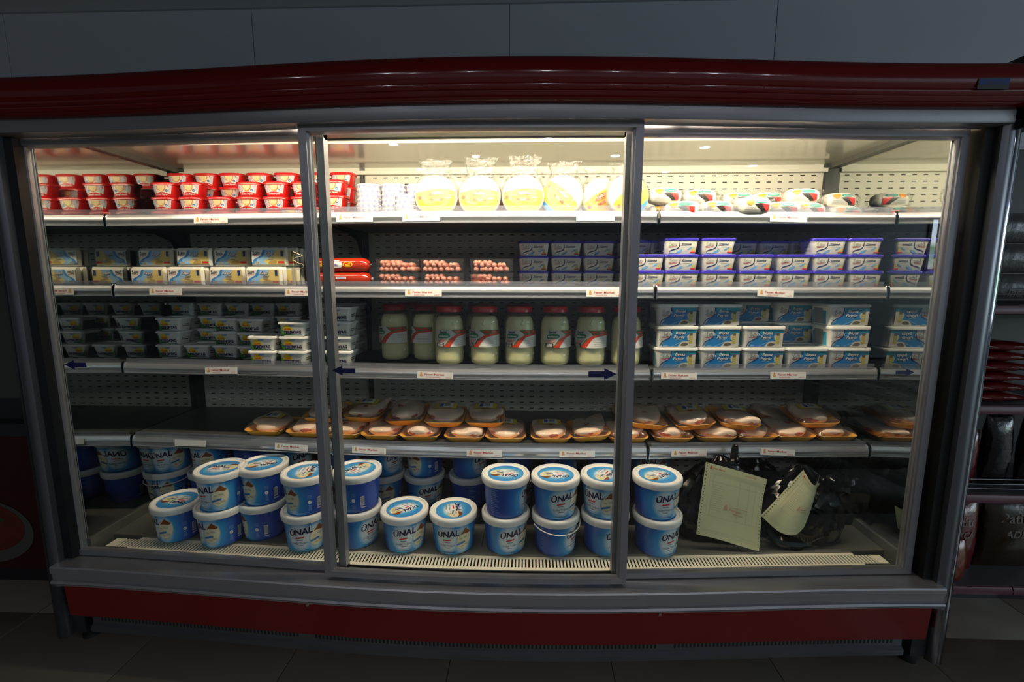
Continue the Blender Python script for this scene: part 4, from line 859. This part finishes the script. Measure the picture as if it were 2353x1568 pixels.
dp_.text('Doğal Yoğurt', -.020, -.018, .0065, 4, dfn, .0007, .01, 0, None, 0, 1, 1); dp_.shape(rect(-.040, -.030, .0, -.0275), 4, dfn, .0006)
dp_.shape(ell(.034, .004, .027, .029, 24), 7, dfn, .0006); dp_.shape(ell(.035, .005, .0245, .0265, 24), 3, dfn, .0008)
dp_.shape(smooth([(.018, .020), (.034, .034), (.052, .026), (.058, .016), (.044, .020), (.030, .018)], 4), 2, dfn, .0011); dp_.shape([(.010, -.004), (.036, -.008), (.036, -.002), (.010, .002)], 6, dfn, .0012)
for du, dv in ((.030, .010), (.044, .002), (.034, -.014)): dp_.shape(ell(du, dv, .007, .004, 10), 8, dfn, .0010)
UM = ['unal_navy', 'unal_red', 'yog_brown', 'cream', 'yog_text', 'white', 'yog_blue', 'yog_rim', 'yog_shadow', 'bk_faint']
hd_ = MB(); hp_ = [(.0956*math.cos(t), -.0956*math.sin(t)*.98, UHt-.016-.020*math.sin(t)) for t in lins(.05, PI-.05, 24)]
hd_.tube(hp_, .0022, 7)
ubm, upm, ulm, udm, dpm, hdm = ub.mesh('bucket', ['bucket_side'], 60), up_.mesh('print', UM, 60), ul_.mesh('lid', ['white_gloss'], 35), ud.mesh('lid_sticker', ['bucket_lid_print']), dp_.mesh('lid_print', UM), hd_.mesh('handle', ['white_gloss'], 60)
BUCKET = [('bucket', ubm, [('print', upm)]), ('lid', ulm, [('lid_sticker', udm), ('lid_print', dpm)])]
def bucket(px, Y, L, a, la, lab, handle=None):
    z = TRAY+L*(ULH+.0005); r = place('yoghurt_bucket', BUCKET, (x_at(px, Y, z+.07), Y, z), lab, 'bucket', 'yoghurt buckets', 0, turn={'bucket': math.radians(a), 'lid': math.radians(la)})
    if handle is not None: link('handle', hdm, r, (0, 0, 0), (0, 0, math.radians(handle)))
FB = [(412, ((-45, 170),)), (511, ((-40, 30), (-20, 8))), (609, ((-87, 100), (-62, 205))), (707, ((5, 60), (-65, 278))), (823, ((55, 10), (-88, 55))), (931, ((10, 215),)), (1043, ((-10, 280),)), (1162, ((15, 0), (76, 172))), (1276, ((55, 90), (12, 180))), (1389, ((22, 40), (-45, 235))), (1508, ((25, 0), (10, 212)))]
for i, (px, L) in enumerate(FB):
    for k, (a, la) in enumerate(L):
        Y = -.548-B(x_at(px, -.55, .5))*.55+(.006, -.012, .046, -.014, .02, .006, .006, .012, .006, .012, .006)[i]
        bucket(px, Y, k, a, la, f'blue yoghurt bucket with white lid, front row, {("bottom", "upper")[k]}, {ORD[i]} place from the mirrored end', {(8, 0): 25, (8, 1): 185}.get((i, k)))
BBK = [(392, -20, 10), (488, 160, -30), (584, 60, 120), (680, 0, 45), (788, -60, 100), (885, -20, 48), (977, 20, -68), (1079, 120, 50), (1182, 70, -100), (1286, -60, 80), (1392, 30, 160), (1497, 10, -30)]
for i, (px, a0, a1) in enumerate(BBK):
    for k, a in enumerate((a0, a1)):
        bucket(px, -.245, k, a, a*2, f'blue yoghurt bucket with white lid, back row, {("bottom", "upper")[k]}, {ORD[i]} place from the mirrored end', 30 if (i, k) == (0, 0) else None)

# ================================================================== tags, stickers, bags and neighbours
TGW, TGH = .143, .027
def tag_mesh(line, price):
    mb = MB(); f = lambda u, v, e: (u, -e, v)
    mb.box(-TGW/2, TGW/2, -.0006, .0004, 0, TGH)
    if line is not None:
        mb.shape([(-.062, .008), (-.050, .008), (-.053, .0225), (-.059, .0225)], 1, f, .0010); mb.shape(rect(-.0595, .0225, -.0525, .0245), 1, f, .0010)
        mb.text('Fener Market', -.042, .0125, .0085, 2, f, .0010, .012, 0, None, 0, 1.22)
        mb.text(line, -.036, .0035, .0048, 2, f, .0010, 0, 0, None, 0, 1.0); mb.text(price, .064, .0035, .0048, 2, f, .0010, 0, 0, None, 0, 1.0, 2)
    return mb.mesh('price_tag', ['paper', 'tag_orange', 'tag_red'])
TAGS = [(0, 484, 'KREM PEYNİR', '1,00 TL', 0), (0, 815, 'ÜÇGEN PEYNİR', '3,50 TL', 0), (0, 968, 'KAŞAR PEYNİR', '21,00 TL', 0), (0, 1368, None, '', 0), (0, 1812, 'DİL PEYNİR', '12,00 TL', .02),
        (1, 380, 'KAŞAR PEYNİR', '12,00 TL', 0), (1, 694, 'KAŞAR PEYNİR', '9,50 TL', 0), (1, 973, 'SALAM SOSİS', '6,00 TL', 0), (1, 1390, 'SÜZME PEYNİR', '11,60 TL', 0), (1, 1782, 'SÜZME PEYNİR', '11,60 TL', .04),
        (2, 508, 'MARGARİN', '5,50 TL', -.03), (2, 1000, 'PEYNİR SALAMURA', '30,00 TL', .02), (2, 1560, 'BEYAZ PEYNİR', '19,00 TL', .02), (2, 1811, 'BEYAZ PEYNİR', '19,00 TL', .01),
        (3, 437, None, '', 0), (3, 669, 'YOĞURT', '15,00 TL', .03), (3, 848, 'TAVUK', '23,50 TL', .02), (3, 1113, 'YOĞURT', '15,00 TL', 0), (3, 1326, 'TAVUK', '23,50 TL', 0), (3, 1583, 'YOĞURT', '15,00 TL', 0), (3, 1787, 'TAVUK', '23,50 TL', .06)]
TL_ = ['white price tag under the red cream cheese tubs', 'white price tag under the round blue ornamented tins', 'white price tag under the first bagged cheese wheel', 'blank white tag under the slanted cheese wheels', 'white price tag under the soft cheese loaves',
       'white price tag under the yellow cheese packs near the end mirror', 'white price tag beside the door stile under the cheese packs', 'white price tag under the frankfurter trays', 'white price tag under the set back indigo lidded tubs', 'white price tag under the front row of indigo lidded tubs',
       'white price tag under the white margarine tubs', 'white price tag under the cheese jars', 'white price tag under the first stack of blue white tubs', 'white price tag under the third stack of blue white tubs',
       'blank white tag on the empty part of the chicken shelf', 'white price tag reading yoghurt, at the first chicken trays', 'white price tag reading chicken, just past the door stile', 'white price tag reading yoghurt, at the sixth chicken tray', 'white price tag reading chicken, at the eighth chicken tray', 'white price tag reading yoghurt, beside the tied black bag', 'slightly skewed white price tag above the hanging invoice']
for (lv, px, a, b, sk), lb_ in zip(TAGS, TL_):
    z = LZ[lv]+(.006 if lv < 3 else .010); Y = FS(x_at(px, -.48, z))-.0042; X = x_at(px, Y, z)
    tag(link('price_tag', tag_mesh(a, b), None, (X, FS(X)-.0048, z), (-.10, sk, -math.atan((B(X+.01)-B(X-.01))/.02))), lb_, 'price tag', 'shelf price tags')
def arrow(px0, px1, py, y0, d, lab):
    X0, X1 = x_at(px0, y0-.06, 1.1), x_at(px1, y0-.06, 1.1); xm = (X0+X1)/2; Y = y0-B(xm)+.0135; p = at((px0+px1)/2, py, Y); L = (x_at(px1, Y, p.z)-x_at(px0, Y, p.z))/2
    hh = L*.42; pts = [(L, 0), (L*.10, hh), (L*.10, hh*.48), (-L, hh*.48), (-L, -hh*.48), (L*.10, -hh*.48), (L*.10, -hh)]
    if d < 0: pts = [(-x, z) for x, z in pts][::-1]
    mb = MB(); mb.loft([[(x, yy, z) for x, z in pts] for yy in (-.0006, 0)][::-1])
    s_ = (B(xm+.01)-B(xm-.01))/.02
    tag(link('arrow_sticker', mb.mesh('arrow_sticker', ['arrow']), None, p, (0, 0, -math.atan(s_))), lab, 'sticker', 'door arrow stickers')
arrow(762, 817, 852, -.730, -1, 'navy arrow sticker on the middle door pane pointing at the margarine tubs')
arrow(1352, 1418, 860, -.730, 1, 'navy arrow sticker on the middle door pane pointing at the blue white tubs')
arrow(147, 200, 839, -.688, -1, 'navy arrow sticker on the side door in front of the margarine tubs')
arrow(2057, 2102, 856, -.688, 1, 'navy arrow sticker on the side door in front of the blue white tubs')
# sticker on the header
p = at(2282, 193, -.79); hs = MB(); hs.box(-.045, .045, -.001, .001, -.015, .015); hs.box(-.043, .043, -.0016, -.001, -.002, .013, 1); hs.box(-.02, .03, -.0019, -.0016, .002, .005, 0)
tag(link('brand_sticker', hs.mesh('brand_sticker', ['fz_grey', 'kasar_navy', 'kasar_light']), None, (p.x, hy(p.x)-.0345, p.z), (.02, 0, .02)), 'small blue and grey sticker on the end of the red header', 'sticker')

# ---- black carrier bags with invoices
def bag_mesh(seed, wd, dp, ht, tie=None):
    """slumped plastic bag: folded, faceted lump with a gathered neck"""
    R = random.Random(seed); mb = MB(); n, rows = 44, 18; rings = []
    ph = [R.uniform(0, 6.3) for _ in range(6)]
    for j in range(rows+1):
        t = j/rows; z = ht*t
        k = (1-.10*(1-t*5)**2 if t < .2 else 1) * (1 if t < .5 else max(.10, 1-((t-.5)/.5)**1.5*.92))
        rg = []
        for i in range(n):
            a = 2*PI*i/n; fold = .06*math.sin(5*a+ph[0]+3*t)+.05*abs(math.sin(7*a+ph[1]-4*t))+.04*math.sin(11*a+ph[2]+7*t)*(t+.2)+R.uniform(-.022, .022)
            r = k*(1+fold*(1.0 if t < .95 else .3))
            rg.append((wd/2*math.copysign(abs(math.cos(a))**.85, math.cos(a))*r, dp/2*math.copysign(abs(math.sin(a))**.85, math.sin(a))*r, max(0, z+R.uniform(-.008, .008)*(0 < j < rows))))
        rings.append(rg)
    mb.loft(rings); return mb.mesh('bag', ['bag_black'], 12)
def sheet(P, name, holes, art):
    """a curved sheet from a grid of control points P[row][col]; art(u, v) pairs are printed on it"""
    R, C = len(P)-1, len(P[0])-1
    fl_ = [q for r in P for q in r]; o = Vector((sum(q.x for q in fl_)/len(fl_), sum(q.y for q in fl_)/len(fl_), min(q.z for q in fl_)))
    P = [[q-o for q in r] for r in P]
    nu, nv = 16, 16
    hor = [smooth([tuple(q) for q in r], nu//C if nu % C == 0 else nu, False) for r in P]
    m_ = min(len(h) for h in hor); cols_ = [smooth([hor[r][c] for r in range(R+1)], 8, False) for c in range(m_)]
    k_ = len(cols_[0]); G = [[Vector(cols_[c][r]) for c in range(m_)] for r in range(k_)]
    def S(u, v, e):
        x = min(max(u, 0), .9999)*(m_-1); y = min(max(v, 0), .9999)*(k_-1); i, j = int(x), int(y); fx, fy_ = x-i, y-j
        a, b, c, d = G[j][i], G[j][i+1], G[j+1][i], G[j+1][i+1]
        nrm = (b-a).cross(c-a).normalized()
        if nrm.y > 0: nrm = -nrm
        return tuple(a*(1-fx)*(1-fy_)+b*fx*(1-fy_)+c*(1-fx)*fy_+d*fx*fy_+nrm*e)
    mb = MB()
    mb.add([tuple(G[j][i]) for j in range(k_) for i in range(m_)], [(j*m_+i, j*m_+i+1, (j+1)*m_+i+1, (j+1)*m_+i) for j in range(k_-1) for i in range(m_-1)], 0)
    mb.add([S(i/(m_-1), j/(k_-1), -.0006) for j in range(k_) for i in range(m_)], [(j*m_+i, (j+1)*m_+i, (j+1)*m_+i+1, j*m_+i+1) for j in range(k_-1) for i in range(m_-1)], 0)
    me = mb.mesh(name, ['invoice'], 70); pm_ = MB(); art(pm_, S, [i/(m_-1) for i in range(1, m_-1)])
    hm = MB()
    for u in holes:
        for k in range(24):
            v = .025+.95*k/23; hm.tris([((u-.010, v-.006), (u+.010, v-.006), (u+.010, v+.006)), ((u-.010, v-.006), (u+.010, v+.006), (u-.010, v+.006))], 0, S, .0007)
    return o, [('sheet', me, []), ('perforation_holes', hm.mesh('perforation_holes', ['hole']), []), ('print', pm_.mesh('print', ['inv_grey', 'inv_red', 'inv_pale'], 70), [])]
def art(mb, S, us):
    f = lambda u, v, e: S(u, v, e)
    mb.shape([(.10, .905), (.14, .905), (.13, .955), (.11, .955)], 1, f, .0008); mb.text('Fener Market', .15, .915, .026, 1, f, .0008, .02, 0, us, 0, .85)
    mb.text('İRSALİYELİ FATURA', .62, .93, .012, 1, f, .0008, .03, 0, us, 0, 1.2)
    for v in (.885, .870, .855, .84, .76, .30, .12, .09): mb.shape(rect(.12, v, .88, v+.003), 0, f, .0007, us)
    for u in (.12, .17, .55, .70, .80, .88): mb.shape(rect(u, .30, u+.004, .84), 0, f, .0007, us)
    for k in range(12): mb.shape(rect(.18, .72-.03*k, .30+.02*(k % 3), .724-.03*k), 0, f, .0007, us)
    mb.shape([(.36, .42), (.42, .42), (.40, .50), (.38, .50)], 2, f, .0008, us); mb.text('Fener', .44, .43, .035, 2, f, .0008, .03, 0, us, -.06, 1.6); mb.text('Market', .50, .385, .026, 2, f, .0008, .02, 0, us, -.06, 1.4)
    mb.shape(rect(.44, .475, .74, .482), 2, f, .0008, us)
def row(*pts): return [at(x, y, Y) for x, y, Y in pts]
X1 = x_at(1655, -.50, .5)
bg = bag_mesh(21, .33, .20, .33)
nk = MB(); q0 = at(1688, 1102, -.545); q1 = at(1689, 1072, -.535); q2 = at(1688, 1045, -.512); q3 = at(1691, 1022, -.500)
o3 = Vector((X1, -.455, TRAY+.001))
nk.tube([q-o3 for q in (at(1672, 1085, -.535), at(1690, 1092, -.55), at(1708, 1088, -.54))], [.010, .022, .012], 10)
nk.tube(smooth([tuple(q-o3) for q in (Vector((X1+.02, -.46, .66)), q0, q1, q2, q3)], 5, False), [.030, .028, .025, .022, .020, .018, .016, .016, .016, .0155, .016, .017, .018, .017, .016, .016, .015, .014, .012, .010, .006], 10)
place('carrier_bag', [('bag', bg, []), ('handle_knot', nk.mesh('handle_knot', ['bag_black'], 20), [])], tuple(o3), 'black plastic carrier bag whose knotted handle is hitched over the shelf rail', 'bag', 'black carrier bags')
so, sp = sheet([row((1600, 1228, -.590), (1650, 1240, -.596), (1700, 1255, -.600), (1744, 1268, -.604)), row((1606, 1174, -.588), (1655, 1186, -.592), (1708, 1199, -.596), (1748, 1210, -.602)), row((1614, 1118, -.585), (1664, 1130, -.588), (1716, 1144, -.592), (1752, 1154, -.596)), row((1622, 1062, -.580), (1670, 1075, -.582), (1720, 1089, -.586), (1763, 1102, -.590))], 'sheet', (.045, .955), art)
place('invoice_sheet', sp, so, 'flat pale yellow invoice with punched edges hanging before the knotted bag', 'paper', 'invoice sheets')
X2 = x_at(1835, -.47, .5)
bg2 = bag_mesh(33, .30, .20, .30)
hn = MB(); o4 = Vector((X2, -.46, TRAY+.001))
for ps, rs in (((Vector((1832, 1245, -.53)), Vector((1872, 1180, -.555)), Vector((1905, 1110, -.52)), Vector((1925, 1100, -.47))), .026), ((Vector((1800, 1255, -.545)), Vector((1830, 1268, -.56)), Vector((1815, 1278, -.575))), .022), ((Vector((1758, 1200, -.53)), Vector((1790, 1245, -.56)), Vector((1860, 1250, -.55))), .024)):
    ps = smooth([tuple(at(v.x, v.y, v.z)-o4) for v in ps], 6, False); hn.tube(ps, [rs*(.55+.45*math.sin(PI*k/(len(ps)-1))) for k in range(len(ps))], 9)
hn.v = [(x, y, max(.002, z)) for x, y, z in hn.v]
place('carrier_bag', [('bag', bg2, []), ('handles', hn.mesh('handles', ['bag_black'], 20), [])], tuple(o4), 'black plastic carrier bag with loose handles beside the curled invoice', 'bag', 'black carrier bags')
so, sp = sheet([row((1748, 1185, -.560), (1790, 1222, -.585), (1826, 1230, -.590), (1848, 1212, -.575)), row((1782, 1150, -.560), (1818, 1182, -.585), (1850, 1184, -.585), (1864, 1170, -.560)), row((1815, 1114, -.560), (1848, 1144, -.580), (1868, 1146, -.575), (1876, 1126, -.545)), row((1846, 1080, -.560), (1866, 1112, -.572), (1877, 1112, -.560), (1885, 1083, -.530))], 'sheet', (.05,), art)
place('invoice_sheet', sp, so, 'curled pale yellow invoice drooping over the black bag handles', 'paper', 'invoice sheets')
X3 = x_at(1950, -.33, .5)
place('carrier_bag', [('bag', bag_mesh(57, .26, .26, .29), [])], (X3, -.27, TRAY+.001), 'black plastic carrier bag slumped at the back against the end mirror', 'bag', 'black carrier bags')
place('carrier_bag', [('bag', bag_mesh(71, .26, .16, .24), [])], (x_at(1725, -.2, .5), -.17, TRAY+.001), 'black plastic carrier bag lying low behind the two front bags', 'bag', 'black carrier bags')
so, sp = sheet([row((1900, 1215, -.455), (1908, 1222, -.46), (1918, 1212, -.45)), row((1902, 1190, -.45), (1912, 1195, -.455), (1923, 1188, -.445)), row((1908, 1165, -.44), (1916, 1168, -.445), (1924, 1160, -.435))], 'sheet', (), lambda mb, S, us: mb.shape(rect(.5, .2, .8, .25), 1, S, .0006))
place('invoice_sheet', sp[:1]+sp[2:], so, 'corner of a pale yellow invoice peeking out behind the loose handles', 'paper', 'invoice sheets')

# ---- neighbouring snack shelves
su = tag(link('snack_shelf', None, None, (0, 0, 0)), 'dark gondola shelf with pink price rails and snack packs beside the refrigerator', 'shelf')
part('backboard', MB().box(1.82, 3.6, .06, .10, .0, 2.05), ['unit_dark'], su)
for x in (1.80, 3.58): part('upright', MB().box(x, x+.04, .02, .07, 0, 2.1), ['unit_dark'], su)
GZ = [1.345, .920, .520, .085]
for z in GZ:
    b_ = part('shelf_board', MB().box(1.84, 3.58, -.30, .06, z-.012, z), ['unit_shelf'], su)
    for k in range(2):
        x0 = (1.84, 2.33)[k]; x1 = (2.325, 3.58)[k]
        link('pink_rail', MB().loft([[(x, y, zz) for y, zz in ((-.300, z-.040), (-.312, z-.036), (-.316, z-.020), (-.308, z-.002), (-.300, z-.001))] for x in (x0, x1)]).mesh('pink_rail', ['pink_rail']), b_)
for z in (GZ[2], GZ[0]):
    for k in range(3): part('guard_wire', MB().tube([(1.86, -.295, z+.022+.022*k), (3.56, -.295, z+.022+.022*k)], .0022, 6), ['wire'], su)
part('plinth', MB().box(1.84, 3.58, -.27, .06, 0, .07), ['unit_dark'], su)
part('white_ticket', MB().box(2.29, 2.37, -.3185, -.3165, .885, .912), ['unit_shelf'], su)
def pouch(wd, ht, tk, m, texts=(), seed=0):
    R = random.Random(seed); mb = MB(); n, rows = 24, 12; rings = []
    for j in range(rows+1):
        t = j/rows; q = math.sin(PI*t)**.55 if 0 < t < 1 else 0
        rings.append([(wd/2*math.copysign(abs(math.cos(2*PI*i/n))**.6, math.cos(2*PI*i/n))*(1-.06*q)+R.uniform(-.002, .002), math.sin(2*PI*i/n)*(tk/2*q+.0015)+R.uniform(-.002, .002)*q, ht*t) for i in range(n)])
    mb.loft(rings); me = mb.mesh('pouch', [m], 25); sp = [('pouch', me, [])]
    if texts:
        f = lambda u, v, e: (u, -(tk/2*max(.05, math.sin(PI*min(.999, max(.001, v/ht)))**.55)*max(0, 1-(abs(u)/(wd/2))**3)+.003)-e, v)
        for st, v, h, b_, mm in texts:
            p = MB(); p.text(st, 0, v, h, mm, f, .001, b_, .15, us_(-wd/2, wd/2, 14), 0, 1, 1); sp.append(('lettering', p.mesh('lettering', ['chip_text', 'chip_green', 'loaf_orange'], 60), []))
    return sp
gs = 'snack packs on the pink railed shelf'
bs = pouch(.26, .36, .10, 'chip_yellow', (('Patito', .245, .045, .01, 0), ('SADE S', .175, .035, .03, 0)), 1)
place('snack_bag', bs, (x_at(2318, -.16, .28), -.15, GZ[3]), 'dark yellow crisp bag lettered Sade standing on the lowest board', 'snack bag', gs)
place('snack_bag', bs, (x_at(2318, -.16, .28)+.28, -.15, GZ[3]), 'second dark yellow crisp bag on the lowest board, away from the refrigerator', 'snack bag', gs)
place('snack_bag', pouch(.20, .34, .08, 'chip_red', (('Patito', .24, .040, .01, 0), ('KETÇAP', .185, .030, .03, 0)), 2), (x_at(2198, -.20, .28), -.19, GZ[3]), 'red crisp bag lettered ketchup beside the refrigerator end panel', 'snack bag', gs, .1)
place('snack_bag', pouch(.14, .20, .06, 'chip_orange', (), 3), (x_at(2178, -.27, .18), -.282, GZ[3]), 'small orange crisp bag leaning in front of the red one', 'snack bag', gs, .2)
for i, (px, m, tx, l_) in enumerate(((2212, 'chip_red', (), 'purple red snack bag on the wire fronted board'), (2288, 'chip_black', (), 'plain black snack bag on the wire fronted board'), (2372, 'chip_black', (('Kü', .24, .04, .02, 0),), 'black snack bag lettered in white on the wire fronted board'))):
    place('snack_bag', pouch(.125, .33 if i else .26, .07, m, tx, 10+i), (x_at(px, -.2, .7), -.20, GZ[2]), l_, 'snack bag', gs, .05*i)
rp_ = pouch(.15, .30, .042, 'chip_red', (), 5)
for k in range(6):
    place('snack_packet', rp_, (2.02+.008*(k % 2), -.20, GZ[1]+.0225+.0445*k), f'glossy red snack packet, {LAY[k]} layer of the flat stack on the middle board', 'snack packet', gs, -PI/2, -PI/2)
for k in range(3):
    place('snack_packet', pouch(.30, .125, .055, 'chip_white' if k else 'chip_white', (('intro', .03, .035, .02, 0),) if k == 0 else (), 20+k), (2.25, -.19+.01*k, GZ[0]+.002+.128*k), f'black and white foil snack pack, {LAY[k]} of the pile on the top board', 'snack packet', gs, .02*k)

# ---- freezer on the other side
fz = tag(link('chest_freezer', None, None, (0, 0, 0)), 'dim grey and red freezer with a food picture, next to the refrigerator', 'freezer')
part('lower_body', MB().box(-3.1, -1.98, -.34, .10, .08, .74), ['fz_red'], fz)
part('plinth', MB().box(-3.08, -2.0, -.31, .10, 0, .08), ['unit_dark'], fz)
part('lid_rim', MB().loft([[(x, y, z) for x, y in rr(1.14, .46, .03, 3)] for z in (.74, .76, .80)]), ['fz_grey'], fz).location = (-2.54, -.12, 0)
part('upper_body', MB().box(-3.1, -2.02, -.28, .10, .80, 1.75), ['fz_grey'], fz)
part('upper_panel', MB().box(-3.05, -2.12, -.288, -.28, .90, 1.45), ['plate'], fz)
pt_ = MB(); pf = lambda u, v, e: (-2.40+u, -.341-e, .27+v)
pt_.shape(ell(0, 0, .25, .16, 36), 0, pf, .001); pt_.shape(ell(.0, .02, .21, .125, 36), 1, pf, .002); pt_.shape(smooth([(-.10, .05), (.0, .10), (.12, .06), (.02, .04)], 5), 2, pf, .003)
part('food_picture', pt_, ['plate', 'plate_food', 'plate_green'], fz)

def rebase(o, loc):
    """put a thing's Empty at its own base, its parts staying where they are"""
    for c in o.children: c.location = Vector(c.location)-Vector(loc)
    o.location = loc
rebase(su, (2.70, -.10, 0)); rebase(fz, (-2.54, -.12, 0)); rebase(fr, (0, -.34, 0))
